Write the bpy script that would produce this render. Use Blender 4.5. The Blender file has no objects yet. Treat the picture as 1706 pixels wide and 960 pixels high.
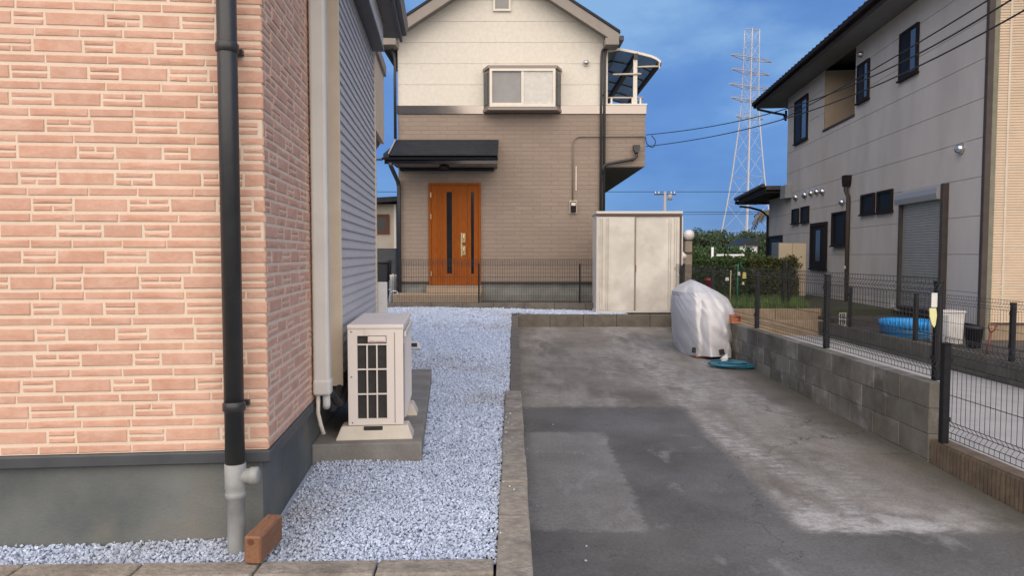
import bpy, bmesh, math, random
import numpy as np
from mathutils import Vector, Matrix, noise as mnoise

random.seed(7); RNG = np.random.default_rng(7)
R = math.radians
scene = bpy.context.scene
COL = scene.collection

# ------------------------------------------------------------------ camera, sky, sun, exposure
F, CX, CY = 1150.0, 853.0, 480.0          # focal length and centre in photo pixels
PITCH = math.atan(55 / F)
CZ = 1.65
cam_d = bpy.data.cameras.new('camera')
cam_d.sensor_width = 36; cam_d.lens = F / 1706 * 36; cam_d.clip_end = 6000; cam_d.clip_start = 0.05
cam = bpy.data.objects.new('camera', cam_d); COL.objects.link(cam)
cam.location = (0, 0, CZ); cam.rotation_euler = (math.pi / 2 - PITCH, 0, 0)
scene.camera = cam

SUN_EL, SUN_AZ = R(24.0), R(183.0)         # azimuth clockwise from +Y: the sun stands low behind the camera
world = bpy.data.worlds.new('World'); scene.world = world; world.use_nodes = True
wn, wl = world.node_tree.nodes, world.node_tree.links
for n in list(wn): wn.remove(n)
w_out = wn.new('ShaderNodeOutputWorld'); w_bg = wn.new('ShaderNodeBackground'); w_sky = wn.new('ShaderNodeTexSky')
w_sky.sky_type = 'NISHITA'; w_sky.sun_disc = False
w_sky.sun_elevation = SUN_EL; w_sky.sun_rotation = SUN_AZ; w_sky.air_density = 1.2; w_sky.dust_density = 0.0; w_sky.ozone_density = 6.0
w_bg.inputs['Strength'].default_value = 0.056
w_tc = wn.new('ShaderNodeTexCoord'); w_map = wn.new('ShaderNodeMapping'); w_map.inputs['Scale'].default_value = (1.0, 1.0, 2.2)
w_map.inputs['Location'].default_value = (1.7, 5.5, 4.2)
w_n1 = wn.new('ShaderNodeTexNoise'); w_n1.inputs['Scale'].default_value = 3.2; w_n1.inputs['Detail'].default_value = 7; w_n1.inputs['Roughness'].default_value = 0.52
w_r1 = wn.new('ShaderNodeValToRGB'); cr = w_r1.color_ramp
cr.elements[0].position = 0.30; cr.elements[0].color = (0.70, 1.72, 4.7, 1)
cr.elements[1].position = 0.68; cr.elements[1].color = (2.9, 5.0, 7.7, 1)
e_ = cr.elements.new(0.54); e_.color = (1.45, 3.0, 6.2, 1)
w_tint = wn.new('ShaderNodeMixRGB'); w_tint.blend_type = 'MULTIPLY'; w_tint.inputs[0].default_value = 1.0; w_tint.inputs[2].default_value = (0.60, 0.80, 1.20, 1)
w_deck = wn.new('ShaderNodeMixRGB'); w_deck.blend_type = 'MIX'; w_deck.inputs[0].default_value = 0.80      # thin blue dusk cloud over the whole sky
wl.new(w_tc.outputs['Generated'], w_map.inputs[0]); wl.new(w_map.outputs[0], w_n1.inputs['Vector']); wl.new(w_n1.outputs[0], w_r1.inputs[0])
wl.new(w_sky.outputs[0], w_tint.inputs[1]); wl.new(w_tint.outputs[0], w_deck.inputs[1]); wl.new(w_r1.outputs[0], w_deck.inputs[2])
wl.new(w_deck.outputs[0], w_bg.inputs[0]); wl.new(w_bg.outputs[0], w_out.inputs[0])

sun_d = bpy.data.lights.new('sun', 'SUN'); sun_d.energy = 3.1; sun_d.angle = R(116); sun_d.color = (1.0, 0.83, 0.64)
sun = bpy.data.objects.new('sun', sun_d); COL.objects.link(sun)
sdir = Vector((math.sin(SUN_AZ) * math.cos(SUN_EL), math.cos(SUN_AZ) * math.cos(SUN_EL), math.sin(SUN_EL)))
sun.rotation_euler = sdir.to_track_quat('Z', 'Y').to_euler()
vs = scene.view_settings
vs.view_transform = 'Standard'; vs.look = 'None'; vs.exposure = 0.85; vs.gamma = 1.0; vs.use_curve_mapping = False

# ------------------------------------------------------------------ measuring helpers
def ray(px, py):
    a, b = (px - CX) / F, (CY - py) / F
    return Vector((a, math.cos(PITCH) + b * math.sin(PITCH), -math.sin(PITCH) + b * math.cos(PITCH)))
def atY(px, py, Y):
    d = ray(px, py); t = Y / d.y
    return Vector((d.x * t, Y, CZ + d.z * t))
def atZ(px, py, z):
    d = ray(px, py); t = (z - CZ) / d.z
    return Vector((d.x * t, d.y * t, z))
class Frame:
    def __init__(s, x, y, rz):
        s.loc = (x, y, 0); s.rz = rz
        s.M = Matrix.Translation((x, y, 0)) @ Matrix.Rotation(rz, 4, 'Z'); s.I = s.M.inverted()
    def hit(s, px, py, axis, val):
        o = s.I @ Vector((0, 0, CZ)); d = s.I.to_3x3() @ ray(px, py)
        t = (val - o[axis]) / d[axis]
        return o + d * t

# ------------------------------------------------------------------ materials
MATS = {}
def mat(name, c1, c2=None, rough=0.7, scale=6.0, bump=0.0, bscale=None, metal=0.0, spec=0.5, detail=6, mix=(0.35, 0.65), c3=None, s3=1.0, m3=(0.5, 0.7), rnd=0.0, trans=0.0, coat=0.0, sub=None, stretch=None):
    m = bpy.data.materials.new(name); m.use_nodes = True; MATS[name] = m
    N, L = m.node_tree.nodes, m.node_tree.links
    p = N['Principled BSDF']
    p.inputs['Roughness'].default_value = rough; p.inputs['Metallic'].default_value = metal
    p.inputs['Specular IOR Level'].default_value = spec
    if trans: p.inputs['Transmission Weight'].default_value = trans
    if coat: p.inputs['Coat Weight'].default_value = coat
    p.inputs['Base Color'].default_value = (*c1, 1)
    geo = N.new('ShaderNodeNewGeometry'); vec = geo.outputs['Position']
    if stretch:
        mp = N.new('ShaderNodeMapping'); mp.inputs['Scale'].default_value = stretch; L.new(vec, mp.inputs[0]); vec = mp.outputs[0]
    col = None
    def nz(sc, det=detail):
        t = N.new('ShaderNodeTexNoise'); t.inputs['Scale'].default_value = sc; t.inputs['Detail'].default_value = det; t.inputs['Roughness'].default_value = 0.6
        L.new(vec, t.inputs['Vector']); return t.outputs[0]
    def rmp(src, a, b):
        r = N.new('ShaderNodeMapRange'); r.inputs[1].default_value = a; r.inputs[2].default_value = b; L.new(src, r.inputs[0]); return r.outputs[0]
    if c2:
        mx = N.new('ShaderNodeMixRGB'); mx.inputs[1].default_value = (*c1, 1); mx.inputs[2].default_value = (*c2, 1)
        L.new(rmp(nz(scale), *mix), mx.inputs[0]); col = mx.outputs[0]
    if c3:
        mx = N.new('ShaderNodeMixRGB'); mx.inputs[2].default_value = (*c3, 1)
        if col: L.new(col, mx.inputs[1])
        else: mx.inputs[1].default_value = (*c1, 1)
        L.new(rmp(nz(s3), *m3), mx.inputs[0]); col = mx.outputs[0]
    if rnd:
        at = N.new('ShaderNodeAttribute'); at.attribute_name = 'rnd'
        hs = N.new('ShaderNodeHueSaturation'); v = N.new('ShaderNodeMapRange'); v.inputs[3].default_value = 1 - rnd; v.inputs[4].default_value = 1 + rnd
        L.new(at.outputs['Fac'], v.inputs[0]); L.new(v.outputs[0], hs.inputs['Value'])
        if col: L.new(col, hs.inputs['Color'])
        else: hs.inputs['Color'].default_value = (*c1, 1)
        col = hs.outputs[0]
    if col: L.new(col, p.inputs['Base Color'])
    if bump:
        b = N.new('ShaderNodeBump'); b.inputs['Strength'].default_value = bump; b.inputs['Distance'].default_value = 0.01
        L.new(nz(bscale or scale * 4), b.inputs['Height']); L.new(b.outputs[0], p.inputs['Normal'])
    return m

mat('brick', (0.60, 0.352, 0.252), (0.67, 0.440, 0.335), 0.9, 16, 0.3, 60, rnd=0.05, mix=(0.36, 0.68), c3=(0.56, 0.315, 0.225), s3=7, m3=(0.52, 0.74), spec=0.2)
mat('mortar', (0.77, 0.645, 0.505), (0.72, 0.60, 0.465), 0.9, 12, 0.25, 140)
mat('foundation', (0.185, 0.198, 0.188), (0.110, 0.124, 0.122), 0.9, 1.7, 0.4, 90, c3=(0.205, 0.190, 0.155), s3=1.3, m3=(0.48, 0.68), detail=9, spec=0.2)
mat('flashing', (0.052, 0.060, 0.068), (0.068, 0.075, 0.080), 0.5, 8)
mat('black_pvc', (0.030, 0.032, 0.034), (0.040, 0.042, 0.043), 0.42, 14, 0.05, 60)
mat('grey_pvc', (0.36, 0.38, 0.37), (0.26, 0.27, 0.26), 0.5, 7, 0.05, 40)
mat('grey_siding', (0.48, 0.475, 0.485), (0.53, 0.525, 0.535), 0.6, 9, 0.05, 60, stretch=(1, 1, 6))
mat('cream_trim', (0.62, 0.55, 0.43), (0.56, 0.49, 0.38), 0.6, 5)
mat('duct', (0.66, 0.66, 0.61), (0.60, 0.60, 0.555), 0.5, 5)
mat('soffit', (0.17, 0.16, 0.15), (0.20, 0.19, 0.175), 0.7, 6)
mat('soffit_grey', (0.22, 0.22, 0.225), (0.19, 0.19, 0.195), 0.7, 4)
mat('pale_board', (0.72, 0.72, 0.70), None, 0.6)
mat('roof_dark', (0.017, 0.021, 0.028), (0.026, 0.031, 0.039), 0.6, 5, 0.2, 30, spec=0.25)
mat('ac_shell', (0.86, 0.79, 0.71), (0.81, 0.745, 0.67), 0.45, 4, 0.02, 60, c3=(0.48, 0.42, 0.34), s3=9, m3=(0.62, 0.8))
mat('ac_dark', (0.020, 0.019, 0.018), (0.035, 0.032, 0.03), 0.6, 30)
mat('plastic_cream', (0.66, 0.61, 0.50), (0.58, 0.53, 0.43), 0.55, 9)
mat('white_plastic', (0.72, 0.72, 0.70), (0.64, 0.64, 0.61), 0.5, 8)
mat('red_print', (0.45, 0.06, 0.05), None, 0.5)
mat('pad_concrete', (0.27, 0.26, 0.235), (0.19, 0.18, 0.16), 0.9, 5, 0.35, 60)
mat('kerb_concrete', (0.37, 0.335, 0.28), (0.24, 0.215, 0.175), 0.92, 26, 1.0, 60, c3=(0.17, 0.15, 0.125), s3=5, m3=(0.50, 0.70))
mat('kerb_old', (0.175, 0.155, 0.125), (0.12, 0.105, 0.085), 0.92, 6, 0.5, 45)
mat('gravel_base', (0.50, 0.565, 0.68), (0.40, 0.455, 0.55), 0.95, 40, 0.9, 60)
mat('gravel', (0.56, 0.635, 0.755), (0.48, 0.55, 0.665), 0.95, 9, 0.2, 120, rnd=0.21, c3=(0.42, 0.445, 0.485), s3=0.9, m3=(0.54, 0.76), spec=0.2)
mat('block', (0.22, 0.208, 0.175), (0.110, 0.102, 0.080), 0.95, 2.6, 0.6, 70, c3=(0.34, 0.335, 0.31), s3=4.2, m3=(0.56, 0.74), rnd=0.26, detail=9)
mat('block_joint', (0.13, 0.12, 0.10), (0.10, 0.092, 0.08), 0.95, 9, 0.3, 60)
mat('rib_block', (0.205, 0.158, 0.108), (0.13, 0.10, 0.072), 0.95, 7, 0.6, 60, rnd=0.1)
mat('dark_block', (0.105, 0.10, 0.085), (0.07, 0.067, 0.058), 0.95, 4, 0.4, 50, rnd=0.15)
mat('tan_wall', (0.34, 0.26, 0.17), (0.25, 0.19, 0.125), 0.95, 6, 0.4, 50)
mat('path', (0.43, 0.42, 0.40), (0.36, 0.35, 0.335), 0.9, 4, 0.3, 60)
mat('soil', (0.065, 0.055, 0.044), (0.10, 0.09, 0.075), 1.0, 5, 0.9, 25)
mat('lawn', (0.055, 0.075, 0.025), (0.075, 0.06, 0.035), 1.0, 3, 0.8, 30)
mat('blade', (0.075, 0.15, 0.03), (0.12, 0.17, 0.045), 0.7, 3, rnd=0.3)
mat('field', (0.09, 0.085, 0.05), (0.06, 0.075, 0.03), 1.0, 0.05)
mat('asphalt', (0.05, 0.05, 0.052), (0.065, 0.065, 0.066), 0.9, 20, 0.5, 120)
mat('wood', (0.27, 0.135, 0.070), (0.20, 0.092, 0.045), 0.75, 16, 0.2, 60, stretch=(5, 1, 8))
mat('wood_dark', (0.13, 0.05, 0.025), None, 0.8)
mat('post_black', (0.010, 0.011, 0.012), (0.016, 0.016, 0.017), 0.55, 20, spec=0.25)
mat('wire_black', (0.030, 0.030, 0.031), None, 0.5)
mat('wire_grey', (0.060, 0.062, 0.068), None, 0.5)
mat('cream_siding', (0.77, 0.73, 0.625), (0.70, 0.66, 0.56), 0.8, 12, 0.5, 40)
mat('band_gloss', (0.34, 0.30, 0.26), None, 0.13, metal=0.85)
mat('barge', (0.30, 0.265, 0.225), (0.26, 0.23, 0.195), 0.65, 5)
mat('sash_white', (0.78, 0.73, 0.62), (0.72, 0.67, 0.56), 0.35, 5)
mat('bay_brown', (0.25, 0.215, 0.185), None, 0.4, metal=0.3)
mat('pane_grey', (0.22, 0.215, 0.20), (0.26, 0.255, 0.24), 0.35, 3, spec=0.5, coat=0.5)
mat('pane_frost', (0.62, 0.60, 0.53), (0.52, 0.50, 0.44), 0.25, 9, 0.1, 200, coat=0.5)
mat('glass_dark', (0.012, 0.014, 0.016), (0.02, 0.022, 0.024), 0.12, 1.5, spec=0.3)
mat('glass_matte', (0.010, 0.011, 0.012), (0.016, 0.017, 0.018), 0.5, 2.0, spec=0.09)
mat('glass_sky', (0.06, 0.07, 0.08), None, 0.05, spec=0.8, metal=0.15)
mat('porch_gloss', (0.05, 0.048, 0.046), None, 0.12, metal=0.7)
mat('door_wood', (0.34, 0.098, 0.016), (0.235, 0.062, 0.010), 0.42, 10, 0.12, 40, stretch=(9, 1, 0.6), spec=0.08)
mat('brass', (0.75, 0.62, 0.36), None, 0.3, metal=0.8)
mat('step_tile', (0.40, 0.31, 0.22), (0.34, 0.26, 0.18), 0.85, 8, 0.2, 50)
mat('foundation_back', (0.27, 0.275, 0.25), (0.19, 0.195, 0.17), 0.9, 3, 0.3, 40)
mat('steel', (0.62, 0.62, 0.60), None, 0.22, metal=0.9)
mat('conduit', (0.27, 0.225, 0.185), None, 0.6)
mat('meter_plate', (0.52, 0.47, 0.38), None, 0.6)
mat('polycarb', (0.34, 0.44, 0.50), (0.30, 0.40, 0.46), 0.45, 2, trans=0.75)
mat('alu_dark', (0.045, 0.04, 0.042), None, 0.4, metal=0.4)
mat('alu_pale', (0.50, 0.43, 0.37), None, 0.4, metal=0.2)
mat('shed_panel', (0.68, 0.645, 0.565), (0.57, 0.535, 0.455), 0.55, 2.6, 0.04, 30, c3=(0.77, 0.73, 0.64), s3=1.7, m3=(0.5, 0.7))
mat('shed_frame', (0.66, 0.63, 0.56), None, 0.5)
mat('shed_brown', (0.10, 0.055, 0.04), None, 0.5)
mat('tarp', (0.66, 0.655, 0.655), (0.58, 0.575, 0.575), 0.46, 3, 0.35, 12, metal=0.15)
mat('tarp_patch', (0.035, 0.03, 0.03), None, 0.8)
mat('terracotta', (0.50, 0.20, 0.11), (0.42, 0.16, 0.085), 0.85, 14, 0.2, 60)
mat('hose_blue', (0.022, 0.15, 0.225), (0.04, 0.20, 0.29), 0.4, 5)
mat('cloth_white', (0.75, 0.74, 0.70), None, 0.8)
mat('panel_grey', (0.585, 0.54, 0.48), (0.51, 0.47, 0.418), 0.9, 1.8, 0.3, 90, spec=0.15, stretch=(1, 1, .35), c3=(0.62, 0.575, 0.515), s3=0.7)
mat('panel_gap', (0.10, 0.095, 0.09), None, 0.9)
mat('tan_rib', (0.66, 0.53, 0.39), (0.60, 0.48, 0.35), 0.75, 4, 0.05, 60)
mat('brown_trim', (0.065, 0.052, 0.045), (0.08, 0.066, 0.058), 0.7, 7, spec=0.25)
mat('moss_trim', (0.16, 0.165, 0.115), (0.22, 0.20, 0.15), 0.8, 9)
mat('frame_brown', (0.026, 0.021, 0.019), None, 0.7, spec=0.08)
mat('shutter', (0.37, 0.365, 0.33), (0.33, 0.325, 0.295), 0.45, 5, metal=0.25)
mat('shutter_box', (0.34, 0.345, 0.34), None, 0.5, metal=0.2)
mat('loggia', (0.44, 0.35, 0.25), (0.40, 0.32, 0.225), 0.8, 4)
mat('cabinet', (0.55, 0.45, 0.31), (0.50, 0.41, 0.28), 0.6, 5)
mat('cabinet_side', (0.17, 0.19, 0.19), None, 0.6)
mat('tile_roof', (0.055, 0.052, 0.055), (0.09, 0.08, 0.075), 0.7, 6, 0.3, 20)
mat('leaf', (0.030, 0.070, 0.014), (0.060, 0.105, 0.022), 0.55, 1.2, rnd=0.45)
mat('leaf_far', (0.035, 0.065, 0.028), (0.055, 0.085, 0.035), 0.7, 0.3, rnd=0.4)
mat('leaf_warm', (0.065, 0.080, 0.018), (0.085, 0.085, 0.025), 0.6, 1.2, rnd=0.4)
mat('bark', (0.075, 0.055, 0.04), (0.11, 0.085, 0.065), 0.95, 12, 0.5, 40)
mat('palm_dry', (0.20, 0.13, 0.07), (0.13, 0.12, 0.05), 0.8, 6)
mat('pillar', (0.36, 0.30, 0.235), (0.30, 0.25, 0.195), 0.9, 7, 0.3, 60)
mat('globe', (0.80, 0.78, 0.74), None, 0.3, coat=0.3)
mat('tower_steel', (0.50, 0.52, 0.56), None, 0.5)
mat('tower_arm', (0.46, 0.42, 0.42), None, 0.6)
mat('concrete_pole', (0.34, 0.34, 0.34), None, 0.8)
mat('cable', (0.015, 0.015, 0.018), None, 0.6)
mat('pool_blue', (0.015, 0.30, 0.72), (0.02, 0.36, 0.80), 0.4, 6)
mat('pool_dark', (0.02, 0.16, 0.36), None, 0.4)
mat('rust', (0.25, 0.075, 0.045), (0.18, 0.055, 0.035), 0.8, 20)
mat('yellow_tag', (0.70, 0.68, 0.34), None, 0.6)
mat('yellow', (0.72, 0.62, 0.16), None, 0.6)
mat('green_pole', (0.03, 0.22, 0.12), None, 0.5)
mat('bamboo', (0.45, 0.36, 0.20), None, 0.7)
mat('red_pot', (0.35, 0.03, 0.05), None, 0.5)
mat('far_white', (0.72, 0.72, 0.72), None, 0.8)
mat('far_cream', (0.50, 0.46, 0.385), (0.46, 0.42, 0.35), 0.8, 3)
mat('gas_grey', (0.33, 0.35, 0.36), (0.28, 0.30, 0.31), 0.5, 6)
mat('bin_dark', (0.02, 0.022, 0.026), None, 0.6)
mat('rubber', (0.014, 0.014, 0.016), None, 0.7)
mat('bucket', (0.62, 0.61, 0.58), (0.52, 0.51, 0.48), 0.6, 9)

def brown_siding():
    m = mat('brown_siding', (0.25, 0.19, 0.155)); N, L = m.node_tree.nodes, m.node_tree.links; p = N['Principled BSDF']
    p.inputs['Roughness'].default_value = 0.75
    geo = N.new('ShaderNodeNewGeometry'); sp = N.new('ShaderNodeSeparateXYZ'); ad = N.new('ShaderNodeMath'); ad.operation = 'ADD'; cb = N.new('ShaderNodeCombineXYZ')
    L.new(geo.outputs['Position'], sp.inputs[0]); L.new(sp.outputs[0], ad.inputs[0]); L.new(sp.outputs[1], ad.inputs[1]); L.new(ad.outputs[0], cb.inputs[0]); L.new(sp.outputs[2], cb.inputs[1])
    b = N.new('ShaderNodeTexBrick'); b.inputs['Scale'].default_value = 1.0; b.inputs['Brick Width'].default_value = 0.42; b.inputs['Row Height'].default_value = 0.095
    b.inputs['Mortar Size'].default_value = 0.010; b.inputs['Mortar Smooth'].default_value = 0.6; b.offset = 0.37
    b.inputs['Color1'].default_value = (0.29, 0.229, 0.178, 1); b.inputs['Color2'].default_value = (0.318, 0.253, 0.198, 1); b.inputs['Mortar'].default_value = (0.262, 0.206, 0.160, 1)
    L.new(cb.outputs[0], b.inputs['Vector']); L.new(b.outputs['Color'], p.inputs['Base Color'])
    bp = N.new('ShaderNodeBump'); bp.inputs['Strength'].default_value = 0.4; bp.inputs['Distance'].default_value = 0.016; bp.invert = True
    t = N.new('ShaderNodeTexNoise'); t.inputs['Scale'].default_value = 14; L.new(geo.outputs['Position'], t.inputs['Vector'])
    mx = N.new('ShaderNodeMath'); mx.operation = 'SUBTRACT'; L.new(b.outputs['Fac'], mx.inputs[0]); L.new(t.outputs[0], mx.inputs[1])
    L.new(mx.outputs[0], bp.inputs['Height']); L.new(bp.outputs[0], p.inputs['Normal'])
brown_siding()

def driveway_mat():
    m = mat('driveway', (0.2, 0.2, 0.2)); N, L = m.node_tree.nodes, m.node_tree.links; p = N['Principled BSDF']
    geo = N.new('ShaderNodeNewGeometry'); pos = geo.outputs['Position']
    def noise(sc, det=6, stretch=None, rough=0.6):
        v = pos
        if stretch:
            mp = N.new('ShaderNodeMapping'); mp.inputs['Scale'].default_value = stretch; L.new(v, mp.inputs[0]); v = mp.outputs[0]
        t = N.new('ShaderNodeTexNoise'); t.inputs['Scale'].default_value = sc; t.inputs['Detail'].default_value = det; t.inputs['Roughness'].default_value = rough
        L.new(v, t.inputs['Vector']); return t.outputs[0]
    def rng(s, a, b, c=0., d=1.):
        r = N.new('ShaderNodeMapRange'); r.inputs[1].default_value = a; r.inputs[2].default_value = b; r.inputs[3].default_value = c; r.inputs[4].default_value = d
        L.new(s, r.inputs[0]); return r.outputs[0]
    def mth(op, a, b=None):
        n = N.new('ShaderNodeMath'); n.operation = op
        for i, v in enumerate((a, b)):
            if v is None: continue
            if isinstance(v, (int, float)): n.inputs[i].default_value = v
            else: L.new(v, n.inputs[i])
        return n.outputs[0]
    def mix(a, b, f):
        x = N.new('ShaderNodeMixRGB'); L.new(f, x.inputs[0])
        for i, v in ((1, a), (2, b)):
            if isinstance(v, tuple): x.inputs[i].default_value = (*v, 1)
            else: L.new(v, x.inputs[i])
        return x.outputs[0]
    sp = N.new('ShaderNodeSeparateXYZ'); L.new(pos, sp.inputs[0])
    wob = mth('ADD', mth('MULTIPLY', mth('SUBTRACT', noise(14, 6, (1, 1.8, 1)), 0.5), 0.16), mth('MULTIPLY', mth('SUBTRACT', noise(2.2, 3), 0.5), 0.10))
    X = mth('ADD', sp.outputs[0], wob); Y = mth('ADD', sp.outputs[1], wob)
    def lt(v, t, w=0.055): return rng(v, t - w, t + w, 1., 0.)
    def gt(v, t, w=0.055): return rng(v, t - w, t + w, 0., 1.)
    base = mix((0.178, 0.161, 0.136), (0.258, 0.238, 0.206), rng(noise(1.1), 0.35, 0.65))
    base = mix(base, (0.115, 0.102, 0.086), rng(noise(0.75, 7), 0.50, 0.70))
    base = mix(base, (0.140, 0.128, 0.110), mth('MULTIPLY', rng(noise(4.0, 7), 0.50, 0.68), 0.6))
    # pale worn tyre streaks, broken up
    zone = mth('MULTIPLY', gt(X, 1.66, 0.12), lt(X, 2.30, 0.5))
    streak = mth('MULTIPLY', zone, mth('MULTIPLY', rng(noise(3.0, 8, (1.6, 0.45, 1)), 0.40, 0.60), rng(noise(13, 6, (0.7, 1.5, 1)), 0.36, 0.60)))
    tracks = mth('MULTIPLY', mth('MULTIPLY', gt(X, 0.25, 0.2), lt(X, 0.85, 0.3)), rng(noise(2.6, 8, (1.6, 0.4, 1)), 0.44, 0.66))
    streak2 = mth('MAXIMUM', mth('MULTIPLY', rng(noise(1.5, 8, (1.4, 0.5, 1)), 0.50, 0.68), rng(noise(9, 7), 0.34, 0.62)), mth('MULTIPLY', tracks, 0.8))
    rim = mth('MULTIPLY', mth('MULTIPLY', gt(Y, 3.98, 0.02), lt(Y, 4.25, 0.22)), mth('MULTIPLY', mth('MULTIPLY', gt(X, 1.70, 0.05), lt(X, 2.75, 0.3)), rng(noise(7, 6), 0.35, 0.55)))
    base = mix(base, (0.47, 0.46, 0.44), mth('MULTIPLY', streak, 0.8))
    base = mix(base, (0.40, 0.385, 0.36), mth('MULTIPLY', streak2, 0.75))
    base = mix(base, (0.50, 0.49, 0.47), mth('MULTIPLY', rim, 0.8))
    # the smoother, darker repair patch near the road
    patch = mth('MAXIMUM', mth('MULTIPLY', lt(X, 1.72), lt(Y, 6.97)), lt(Y, 3.98))
    pcol = mix((0.096, 0.092, 0.083), (0.150, 0.145, 0.132), rng(noise(1.4, 7), 0.35, 0.65))
    pcol = mix(pcol, (0.170, 0.176, 0.178), mth('MULTIPLY', rng(noise(0.9, 8), 0.48, 0.70), 0.6))
    pcol = mix(pcol, (0.32, 0.32, 0.31), mth('MULTIPLY', rng(noise(1.9, 8, (1.2, .7, 1)), 0.60, 0.70), 0.6))
    c = mix(base, pcol, patch)
    inner = mth('MULTIPLY', mth('MULTIPLY', lt(X, 0.81, 0.02), gt(X, 0.14, 0.05)), mth('MULTIPLY', lt(Y, 6.06, 0.02), gt(Y, 4.0, 0.02)))
    icol = mix((0.175, 0.168, 0.154), (0.240, 0.232, 0.215), rng(noise(2.3, 7), 0.35, 0.65))
    icol = mix(icol, (0.33, 0.325, 0.315), mth('MULTIPLY', rng(noise(3.1, 8, (1.5, .6, 1)), 0.54, 0.68), 0.6))
    c = mix(c, icol, inner)
    edge = rng(mth('ADD', sp.outputs[0], mth('MULTIPLY', noise(2.0), 0.5)), 2.95, 3.35)
    c = mix(c, (0.085, 0.075, 0.050), mth('MULTIPLY', edge, 0.75))
    fine = mth('MULTIPLY', rng(noise(55, 5), 0.3, 0.7, 0.80, 1.18), rng(noise(190, 3), 0.3, 0.7, 0.80, 1.22))
    vr = N.new('ShaderNodeTexVoronoi'); vr.feature = 'DISTANCE_TO_EDGE'; vr.inputs['Scale'].default_value = 0.42
    vm = N.new('ShaderNodeVectorMath'); vm.operation = 'ADD'; vc = N.new('ShaderNodeCombineXYZ'); wv = mth('MULTIPLY', noise(3.0, 6), 0.7); L.new(wv, vc.inputs[0]); L.new(mth('MULTIPLY', noise(4.1, 6), 0.7), vc.inputs[1]); L.new(pos, vm.inputs[0]); L.new(vc.outputs[0], vm.inputs[1]); L.new(vm.outputs[0], vr.inputs['Vector'])
    crack = mth('MULTIPLY', rng(vr.outputs['Distance'], 0.0008, 0.0030, 1., 0.), rng(noise(0.8, 3), 0.48, 0.56))
    c = mix(c, (0.055, 0.05, 0.042), mth('MULTIPLY', crack, 0.8))
    hs = N.new('ShaderNodeHueSaturation'); L.new(c, hs.inputs['Color']); L.new(fine, hs.inputs['Value']); L.new(hs.outputs[0], p.inputs['Base Color'])
    L.new(rng(patch, 0, 1, 0.9, 0.72), p.inputs['Roughness'])
    bp = N.new('ShaderNodeBump'); bp.inputs['Strength'].default_value = 0.6; bp.inputs['Distance'].default_value = 0.006
    L.new(mth('ADD', noise(60, 5), mth('MULTIPLY', noise(7, 5), 0.8)), bp.inputs['Height']); L.new(bp.outputs[0], p.inputs['Normal'])
driveway_mat()

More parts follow.
